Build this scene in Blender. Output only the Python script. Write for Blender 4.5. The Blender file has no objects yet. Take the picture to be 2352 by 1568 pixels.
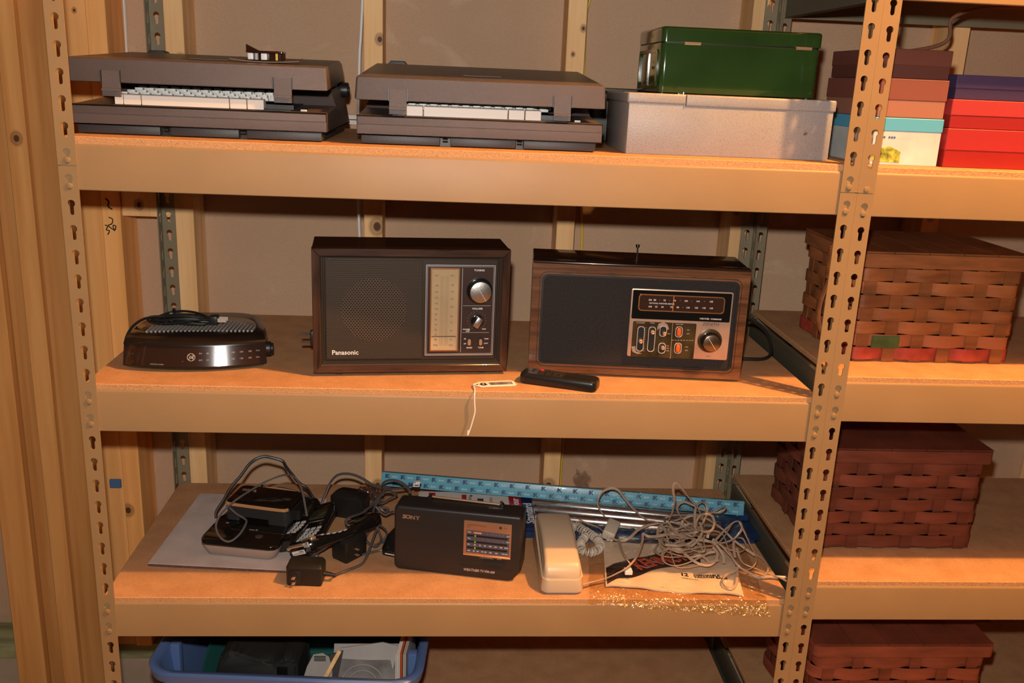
import bpy, bmesh, math, random
from mathutils import Matrix, Vector, Euler
random.seed(7)
PI = math.pi
sc = bpy.context.scene
COL = sc.collection

# ---------------------------------------------------------------- camera, world, lights, exposure
cam = bpy.data.cameras.new('camera')
cam.sensor_width = 36.0
cam.lens = 36.0 * 2123.79 / 2352.0
cam.clip_start = 0.05
camo = bpy.data.objects.new('camera', cam)
camo.location = (0.58552, -1.43422, 1.44602)
camo.rotation_euler = (math.radians(74.196), math.radians(-2.326), math.radians(-3.455))
COL.objects.link(camo)
sc.camera = camo

w = bpy.data.worlds.new('basement_dark')
w.use_nodes = True
w.node_tree.nodes['Background'].inputs[0].default_value = (1.0, 0.80, 0.62, 1)
w.node_tree.nodes['Background'].inputs[1].default_value = 0.03
sc.world = w

def light(name, kind, loc, power, color, **kw):
    l = bpy.data.lights.new(name, kind)
    l.energy = power
    l.color = color
    for k, v in kw.items():
        setattr(l, k, v)
    o = bpy.data.objects.new(name, l)
    o.location = loc
    COL.objects.link(o)
    return o
# flash unit sitting on top of the camera
fl = light('camera_flash', 'SPOT', (0.565, -1.40, 1.545), 72, (1.0, 0.93, 0.86),
           shadow_soft_size=0.018, spot_size=math.radians(95), spot_blend=0.35)
fl.rotation_euler = (math.radians(74), 0, math.radians(-3.4))
# bare tungsten bulb under the ceiling, to the right of the rack
light('ceiling_bulb', 'POINT', (1.87, -0.53, 2.75), 272, (1.0, 0.50, 0.16), shadow_soft_size=0.03)

sc.view_settings.view_transform = 'Standard'
sc.view_settings.look = 'None'
sc.view_settings.gamma = 1.0
sc.view_settings.use_curve_mapping = False
sc.view_settings.exposure = 0.0

# ---------------------------------------------------------------- materials
def lin(c):
    c /= 255.0
    return c / 12.92 if c <= 0.04045 else ((c + 0.055) / 1.055) ** 2.4
def S(r, g, b):
    return (lin(r), lin(g), lin(b))
class NT:
    def __init__(s, name):
        s.m = bpy.data.materials.new(name)
        s.m.use_nodes = True
        s.t = s.m.node_tree
        s.b = s.t.nodes['Principled BSDF']
        s.co = None
    def n(s, typ, **kw):
        x = s.t.nodes.new(typ)
        for k, v in kw.items():
            setattr(x, k, v)
        return x
    def l(s, a, b):
        s.t.links.new(a, b)
    def coord(s, scale=(1, 1, 1), loc=(0, 0, 0), rot=(0, 0, 0)):
        tc = s.n('ShaderNodeTexCoord')
        mp = s.n('ShaderNodeMapping')
        mp.inputs['Scale'].default_value = scale
        mp.inputs['Location'].default_value = loc
        mp.inputs['Rotation'].default_value = rot
        s.l(tc.outputs['Object'], mp.inputs['Vector'])
        return mp.outputs[0]
    def noise(s, scale, detail=4, stretch=(1, 1, 1), rough=.55, dist=0, rot=(0, 0, 0)):
        x = s.n('ShaderNodeTexNoise')
        x.inputs['Scale'].default_value = scale
        x.inputs['Detail'].default_value = detail
        x.inputs['Roughness'].default_value = rough
        x.inputs['Distortion'].default_value = dist
        s.l(s.coord(stretch, rot=rot), x.inputs['Vector'])
        return x.outputs['Fac']
    def ramp(s, fac, stops):
        r = s.n('ShaderNodeValToRGB')
        e = r.color_ramp.elements
        while len(e) < len(stops):
            e.new(0.5)
        for i, (p, c) in enumerate(stops):
            e[i].position = p
            e[i].color = (c[0], c[1], c[2], 1)
        s.l(fac, r.inputs[0])
        return r.outputs[0]
    def mix(s, fac, a, b, typ='MIX'):
        x = s.n('ShaderNodeMix', data_type='RGBA', blend_type=typ)
        for v, i in ((fac, 0), (a, 6), (b, 7)):
            if isinstance(v, (int, float)):
                x.inputs[i].default_value = v
            elif isinstance(v, tuple):
                x.inputs[i].default_value = (v[0], v[1], v[2], 1)
            else:
                s.l(v, x.inputs[i])
        return x.outputs[2]
    def math(s, op, a, b=None):
        x = s.n('ShaderNodeMath', operation=op)
        for i, v in enumerate((a, b)):
            if v is None: continue
            if isinstance(v, (int, float)): x.inputs[i].default_value = v
            else: s.l(v, x.inputs[i])
        return x.outputs[0]
    def bump(s, h, strength, dist=.001):
        x = s.n('ShaderNodeBump')
        x.inputs['Strength'].default_value = strength
        x.inputs['Distance'].default_value = dist
        s.l(h, x.inputs['Height'])
        s.l(x.outputs[0], s.b.inputs['Normal'])
    def base(s, c):
        if isinstance(c, tuple): s.b.inputs['Base Color'].default_value = (c[0], c[1], c[2], 1)
        else: s.l(c, s.b.inputs['Base Color'])
    def p(s, **kw):
        for k, v in kw.items():
            s.b.inputs[k.replace('_', ' ')].default_value = v
def sc3(c, k):
    return tuple(min(1, x * k) for x in c)
MATS = {}
def mat(name, c, rough=.5, metal=0, spec=.5, vary=None, bump=None, coat=0, trans=0, alpha=1):
    if name in MATS: return MATS[name]
    t = NT(name)
    if vary:
        sc_, am = vary[0], vary[1]
        st = vary[2] if len(vary) > 2 else (1, 1, 1)
        f = t.noise(sc_, 5, st)
        t.base(t.ramp(f, [(.3, sc3(c, 1 - am)), (.7, sc3(c, 1 + am))]))
    else:
        t.base(c)
    t.p(Roughness=rough, Metallic=metal, Specular_IOR_Level=spec, Coat_Weight=coat,
        Transmission_Weight=trans, Alpha=alpha)
    t.b.inputs['Coat Roughness'].default_value = .05
    if bump:
        t.bump(t.noise(bump[0], 3, bump[3] if len(bump) > 3 else (1, 1, 1)), bump[1], bump[2] if len(bump) > 2 else .001)
    MATS[name] = t.m
    return t.m

TAN = (.30, .190, .088)
M_TAN = mat('tan_enamel_paint', TAN, .46, 0, .32, vary=(6, .06), bump=(220, .05))
M_TANREAR = mat('olive_tan_enamel', (.22, .185, .115), .42, 0, .45, vary=(6, .08))
M_SIDE = mat('shaded_olive_enamel', (.075, .068, .045), .5)  # side beams' olive tan, with the shade between the bays put into the colour
M_RODM = mat('steel_grey', (.5, .5, .5), .3, 1)

def particle():
    t = NT('particle_board')
    f1 = t.noise(26, 6)
    f2 = t.noise(330, 2, (1, 1, 3))
    c1 = t.ramp(f1, [(.3, (.40, .205, .095)), (.7, (.53, .29, .145))])
    c2 = t.ramp(f2, [(.28, (.22, .095, .035)), (.42, (.52, .27, .115)), (.60, (.55, .29, .13)), (.74, (.85, .54, .27))])
    geo = t.n('ShaderNodeNewGeometry')
    sx = t.n('ShaderNodeSeparateXYZ')
    t.l(geo.outputs['Normal'], sx.inputs[0])
    edge = t.math('LESS_THAN', sx.outputs['Z'], .8)
    fac = t.math('ADD', t.math('MULTIPLY', edge, .65), .25)
    t.base(t.mix(fac, c1, c2))
    t.p(Roughness=.75, Specular_IOR_Level=.2)
    t.bump(f2, .35, .001)
    return t.m
M_PB = particle()

def drywall():
    t = NT('brown_drywall_paper')
    a = t.noise(2.2, 6)
    b = t.noise(420, 2)
    c = t.noise(7, 5, dist=1.5)
    base = t.ramp(a, [(.3, (.50, .325, .205)), (.7, (.60, .40, .255))])
    base = t.mix(t.ramp(b, [(.35, (0, 0, 0)), (.7, (.5, .5, .5))]), base, (.43, .26, .155))
    base = t.mix(t.ramp(c, [(.63, (0, 0, 0)), (.78, (.35, .35, .35))]), base, (.80, .62, .45))
    t.base(base)
    t.p(Roughness=.7, Specular_IOR_Level=.25)
    return t.m
M_DRY = drywall()
M_WHITEEDGE = mat('white_gypsum_edge', (.82, .74, .68), .8, vary=(20, .12))
M_CONC = mat('concrete', (.42, .31, .22), .9, vary=(9, .12), bump=(60, .3))
M_SILL = mat('treated_green_timber', (.30, .30, .14), .7, vary=(30, .35, (.2, 1, 1)))

def pine(name, knots, tint=1.0, warm=1.0):
    t = NT(name)
    f = t.noise(46, 4, (1, 1, .045), dist=.4)
    f2 = t.noise(9, 3, (1, 1, .25))
    c = t.ramp(f, [(.32, sc3((.78, .44 / warm ** .8, .18 / warm ** 2.2), tint)), (.55, sc3((.94, .58 / warm ** .8, .27 / warm ** 2.2), tint)), (.75, sc3((.98, .67 / warm ** .8, .35 / warm ** 2.2), tint))])
    c = t.mix(t.ramp(f2, [(.5, (0, 0, 0)), (.75, (.5, .5, .5))]), c, sc3((.80, .46 / warm ** .8, .19 / warm ** 2.2), tint))
    tc = t.n('ShaderNodeTexCoord')
    for (kx, ky, kz, r) in knots:
        mp = t.n('ShaderNodeMapping')
        mp.inputs['Location'].default_value = (-kx, -ky, -kz)
        t.l(tc.outputs['Object'], mp.inputs[0])
        m2 = t.n('ShaderNodeVectorMath', operation='MULTIPLY')
        t.l(mp.outputs[0], m2.inputs[0]); m2.inputs[1].default_value = (1, 1, .8)
        ln = t.n('ShaderNodeVectorMath', operation='LENGTH')
        t.l(m2.outputs[0], ln.inputs[0])
        k = t.ramp(t.math('DIVIDE', ln.outputs['Value'], r * 2), [(.30, (1, 1, 1)), (.5, (.35, .35, .35)), (.62, (.6, .6, .6)), (1.0, (0, 0, 0))])
        c = t.mix(k, c, (.10, .035, .015))
    t.base(c)
    t.p(Roughness=.6, Specular_IOR_Level=.3)
    t.bump(f, .1)
    return t.m

def wood(name, dark, light_, scale=60, axis=0, rough=.35, coat=.15):
    t = NT(name)
    st = [1, 1, 1]; st[axis] = .07
    f = t.noise(scale, 6, tuple(st), dist=.6)
    g = t.noise(scale * 4, 3, tuple(st))
    c = t.ramp(f, [(.3, dark), (.52, tuple((a + b) / 2 for a, b in zip(dark, light_))), (.72, light_)])
    c = t.mix(t.ramp(g, [(.55, (0, 0, 0)), (.72, (.8, .8, .8))]), c, sc3(dark, .45))
    t.base(c)
    t.p(Roughness=rough, Specular_IOR_Level=.4, Coat_Weight=coat)
    return t.m

def speckle(name, c, rough=.42, scale=900, strength=.5, vary=.12):
    t = NT(name)
    f = t.noise(scale, 2)
    g = t.noise(5, 4)
    t.base(t.ramp(g, [(.3, sc3(c, 1 - vary)), (.7, sc3(c, 1 + vary))]))
    t.p(Roughness=rough, Specular_IOR_Level=.55)
    t.bump(f, strength, .0006)
    return t.m

# ---------------------------------------------------------------- mesh helpers
def bm_new():
    return bmesh.new()
def add_mesh(bm, tmp, M=None):
    if M is not None: tmp.transform(M)
    me = bpy.data.meshes.new('tmp')
    tmp.to_mesh(me); tmp.free()
    bm.from_mesh(me)
    bpy.data.meshes.remove(me)
def T3(x=0, y=0, z=0, rx=0, ry=0, rz=0):
    return Matrix.Translation((x, y, z)) @ Euler((rx, ry, rz)).to_matrix().to_4x4()
def box(bm, x0, x1, y0, y1, z0, z1, bev=0, seg=2, M=None):
    t = bmesh.new()
    bmesh.ops.create_cube(t, size=1)
    t.transform(Matrix.Translation(((x0 + x1) / 2, (y0 + y1) / 2, (z0 + z1) / 2)) @ Matrix.Diagonal((x1 - x0, y1 - y0, z1 - z0, 1)))
    if bev:
        bmesh.ops.bevel(t, geom=list(t.edges), offset=bev, segments=seg, affect='EDGES', profile=.5)
    add_mesh(bm, t, M)
def prism(bm, pts, a, b, axis='z', bev=0, seg=2, M=None, bev_all=False):
    """polygon pts extruded from a to b. axis z: pts=(x,y); axis y: pts=(x,z); axis x: pts=(y,z)"""
    t = bmesh.new()
    def mk(p, h):
        if axis == 'z': return (p[0], p[1], h)
        if axis == 'y': return (p[0], h, p[1])
        return (h, p[0], p[1])
    lo = [t.verts.new(mk(p, a)) for p in pts]
    hi = [t.verts.new(mk(p, b)) for p in pts]
    n = len(pts)
    t.faces.new(lo); t.faces.new(hi[::-1])
    for i in range(n):
        t.faces.new((lo[i], hi[i], hi[(i + 1) % n], lo[(i + 1) % n]))
    bmesh.ops.recalc_face_normals(t, faces=list(t.faces))
    if bev:
        if bev_all: ed = list(t.edges)
        else:
            ed = []
            for e in t.edges:
                v = [x.co for x in e.verts]
                k = {'z': 2, 'y': 1, 'x': 0}[axis]
                if abs(v[0][k] - v[1][k]) < 1e-7: ed.append(e)
        bmesh.ops.bevel(t, geom=ed, offset=bev, segments=seg, affect='EDGES', profile=.5)
    add_mesh(bm, t, M)
def rr(x0, x1, y0, y1, r, n=5):
    """rounded rectangle outline; r may be a number or four (bl, br, tr, tl)"""
    r = (r,) * 4 if isinstance(r, (int, float)) else r
    out = []
    for (cx, cy, a0, q) in ((x0 + r[0], y0 + r[0], PI, r[0]), (x1 - r[1], y0 + r[1], 1.5 * PI, r[1]), (x1 - r[2], y1 - r[2], 0, r[2]), (x0 + r[3], y1 - r[3], .5 * PI, r[3])):
        if q < 1e-6:
            out.append((cx, cy)); continue
        for i in range(n + 1):
            a = a0 + .5 * PI * i / n
            out.append((cx + q * math.cos(a), cy + q * math.sin(a)))
    return out
def ring(bm, outer, inner, a, b, axis='y', M=None):
    """frame between two outlines with the same number of points"""
    t = bmesh.new()
    def mk(p, h):
        return (p[0], h, p[1]) if axis == 'y' else ((p[0], p[1], h) if axis == 'z' else (h, p[0], p[1]))
    L = [[t.verts.new(mk(p, h)) for p in o] for o in (outer, inner) for h in (a, b)]
    n = len(outer)
    for i in range(n):
        j = (i + 1) % n
        t.faces.new((L[0][i], L[0][j], L[2][j], L[2][i]))
        t.faces.new((L[1][i], L[3][i], L[3][j], L[1][j]))
        t.faces.new((L[0][i], L[1][i], L[1][j], L[0][j]))
        t.faces.new((L[2][i], L[2][j], L[3][j], L[3][i]))
    bmesh.ops.recalc_face_normals(t, faces=list(t.faces))
    add_mesh(bm, t, M)
def cyl(bm, p0, p1, r0, r1=None, n=20, bev=0):
    r1 = r0 if r1 is None else r1
    p0, p1 = Vector(p0), Vector(p1)
    t = bmesh.new()
    bmesh.ops.create_cone(t, cap_ends=True, segments=n, radius1=r0, radius2=r1, depth=(p1 - p0).length)
    if bev:
        ed = [e for e in t.edges if abs(e.verts[0].co.z - e.verts[1].co.z) < 1e-7]
        bmesh.ops.bevel(t, geom=ed, offset=bev, segments=2, affect='EDGES', profile=.5)
    q = Vector((0, 0, 1)).rotation_difference((p1 - p0).normalized())
    add_mesh(bm, t, Matrix.Translation((p0 + p1) / 2) @ q.to_matrix().to_4x4())
def smooth_path(pts, k=6, closed=False):
    P = [Vector(p) for p in pts]
    out = []
    n = len(P)
    rng = range(n) if closed else range(n - 1)
    for i in rng:
        p1, p2 = P[i], P[(i + 1) % n]
        p0 = P[(i - 1) % n] if closed or i > 0 else p1 * 2 - p2
        p3 = P[(i + 2) % n] if closed or i + 2 < n else p2 * 2 - p1
        for j in range(k):
            t = j / k
            out.append(.5 * ((2 * p1) + (p2 - p0) * t + (2 * p0 - 5 * p1 + 4 * p2 - p3) * t * t + (3 * p1 - p0 - 3 * p2 + p3) * t ** 3))
    if not closed: out.append(P[-1])
    return out
def tube(bm, pts, r, n=6, k=5, closed=False, flat=None, smooth=True, twist=0.0):
    P = smooth_path(pts, k, closed) if smooth else [Vector(p) for p in pts]
    m = len(P)
    rx, ry = flat if flat else (r, r)
    up = Vector((0, 0, 1))
    rings = []
    prev = None
    for i in range(m):
        d = (P[(i + 1) % m] - P[i - 1]) if closed else (P[min(i + 1, m - 1)] - P[max(i - 1, 0)])
        if d.length < 1e-9: d = Vector((1, 0, 0))
        d.normalize()
        if prev is None:
            a = d.cross(up)
            if a.length < 1e-3: a = d.cross(Vector((0, 1, 0)))
        else:
            a = prev - d * prev.dot(d)
            if a.length < 1e-4: a = d.cross(up)
        a.normalize(); prev = a
        b = a.cross(d)
        if twist:
            c_, s_ = math.cos(twist * i), math.sin(twist * i)
            a, b = a * c_ + b * s_, b * c_ - a * s_
        rings.append([bm.verts.new(P[i] + a * (rx * math.cos(2 * PI * j / n)) + b * (ry * math.sin(2 * PI * j / n))) for j in range(n)])
    for i in range(m if closed else m - 1):
        A, B = rings[i], rings[(i + 1) % m]
        for j in range(n):
            bm.faces.new((A[j], A[(j + 1) % n], B[(j + 1) % n], B[j]))
    if not closed:
        bm.faces.new(rings[0][::-1]); bm.faces.new(rings[-1])
def slab_sheet(b, fn, nu, nv, off):
    """closed thin slab: the grid fn(u, v) and its copy moved by off"""
    off = Vector(off)
    A = [[b.verts.new(fn(i / nu, j / nv)) for j in range(nv + 1)] for i in range(nu + 1)]
    B = [[b.verts.new(A[i][j].co + off) for j in range(nv + 1)] for i in range(nu + 1)]
    for i in range(nu):
        for j in range(nv):
            b.faces.new((A[i][j], A[i + 1][j], A[i + 1][j + 1], A[i][j + 1]))
            b.faces.new((B[i][j], B[i][j + 1], B[i + 1][j + 1], B[i + 1][j]))
    for i in range(nu):
        b.faces.new((A[i][0], B[i][0], B[i + 1][0], A[i + 1][0])); b.faces.new((A[i][nv], A[i + 1][nv], B[i + 1][nv], B[i][nv]))
    for j in range(nv):
        b.faces.new((A[0][j], A[0][j + 1], B[0][j + 1], B[0][j])); b.faces.new((A[nu][j], B[nu][j], B[nu][j + 1], A[nu][j + 1]))
def lathe(bm, prof, n=28, M=None):
    t = bmesh.new()
    R = []
    for (r, z) in prof:
        if r < 1e-6: R.append([t.verts.new((0, 0, z))])
        else: R.append([t.verts.new((r * math.cos(2 * PI * j / n), r * math.sin(2 * PI * j / n), z)) for j in range(n)])
    for A, B in zip(R, R[1:]):
        for j in range(n):
            q = [A[j % len(A)], A[(j + 1) % len(A)], B[(j + 1) % len(B)], B[j % len(B)]]
            u = []
            for v in q:
                if v not in u: u.append(v)
            if len(u) > 2: t.faces.new(u)
    bmesh.ops.recalc_face_normals(t, faces=list(t.faces))
    add_mesh(bm, t, M)
FR = Euler((PI / 2, 0, 0)).to_matrix().to_4x4()       # lettering plane that faces -y
def text(bm, s, size, M, align='CENTER', ext=.00012, sx=1.0, shear=0.0, bold=0.0):
    cu = bpy.data.curves.new('lettering', 'FONT')
    cu.body = s; cu.size = size; cu.align_x = align; cu.align_y = 'CENTER'
    cu.extrude = ext; cu.shear = shear; cu.offset = bold; cu.resolution_u = 2
    o = bpy.data.objects.new('lettering_tmp', cu)
    COL.objects.link(o)
    dg = bpy.context.evaluated_depsgraph_get()
    me = bpy.data.meshes.new_from_object(o.evaluated_get(dg))
    bpy.data.objects.remove(o); bpy.data.curves.remove(cu)
    t = bmesh.new(); t.from_mesh(me); bpy.data.meshes.remove(me)
    add_mesh(bm, t, M @ Matrix.Diagonal((sx, 1, 1, 1)))
def ftext(bm, s, size, x, z, y=-.0003, **kw):
    text(bm, s, size, Matrix.Translation((x, y, z)) @ FR, **kw)

def obj(name, bm, m, parent=None, label=None, ang=35, recalc=True, stuff=False):
    if recalc: bmesh.ops.recalc_face_normals(bm, faces=list(bm.faces))
    me = bpy.data.meshes.new(name)
    bm.to_mesh(me); bm.free()
    for x in (m if isinstance(m, (list, tuple)) else [m]): me.materials.append(x)
    if len(me.polygons):
        me.polygons.foreach_set('use_smooth', [True] * len(me.polygons))
        me.set_sharp_from_angle(angle=math.radians(ang))
    o = bpy.data.objects.new(name, me)
    COL.objects.link(o)
    if parent is not None: o.parent = parent
    if label: o['label'] = label
    if stuff: o['kind'] = 'stuff'
    return o
def tag(o, label, cat, group=None):
    o['label'] = label; o['category'] = cat
    if group: o['group'] = group
    return o
def struct(o, label=None):
    o['kind'] = 'structure'
    if label: o['label'] = label
    return o
def thing(name, label, cat, loc=(0, 0, 0), rz=0, group=None, rx=0, ry=0):
    o = bpy.data.objects.new(name, None)
    o.empty_display_size = .05
    COL.objects.link(o)
    o.location = loc; o.rotation_euler = (rx, ry, rz)
    return tag(o, label, cat, group)
def attach(o, parent):
    m = Matrix.LocRotScale(parent.location, parent.rotation_euler, None)
    o.parent = parent; o.matrix_parent_inverse = m.inverted()
    for k in ('category', 'group', 'label'):
        if k in o: del o[k]
    return o
def dup(o, parent=None):
    c = o.copy(); COL.objects.link(c)
    if parent is not None: c.parent = parent
    for ch in list(o.children): dup(ch, c)
    return c
def piece(name, parent, m, fn, label=None, ang=35):
    bm = bm_new(); fn(bm)
    return obj(name, bm, m, parent, label, ang)
def pbox(name, parent, m, x0, x1, y0, y1, z0, z1, bev=0, label=None, seg=2, M=None):
    bm = bm_new(); box(bm, x0, x1, y0, y1, z0, z1, bev, seg, M)
    return obj(name, bm, m, parent, label)

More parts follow.
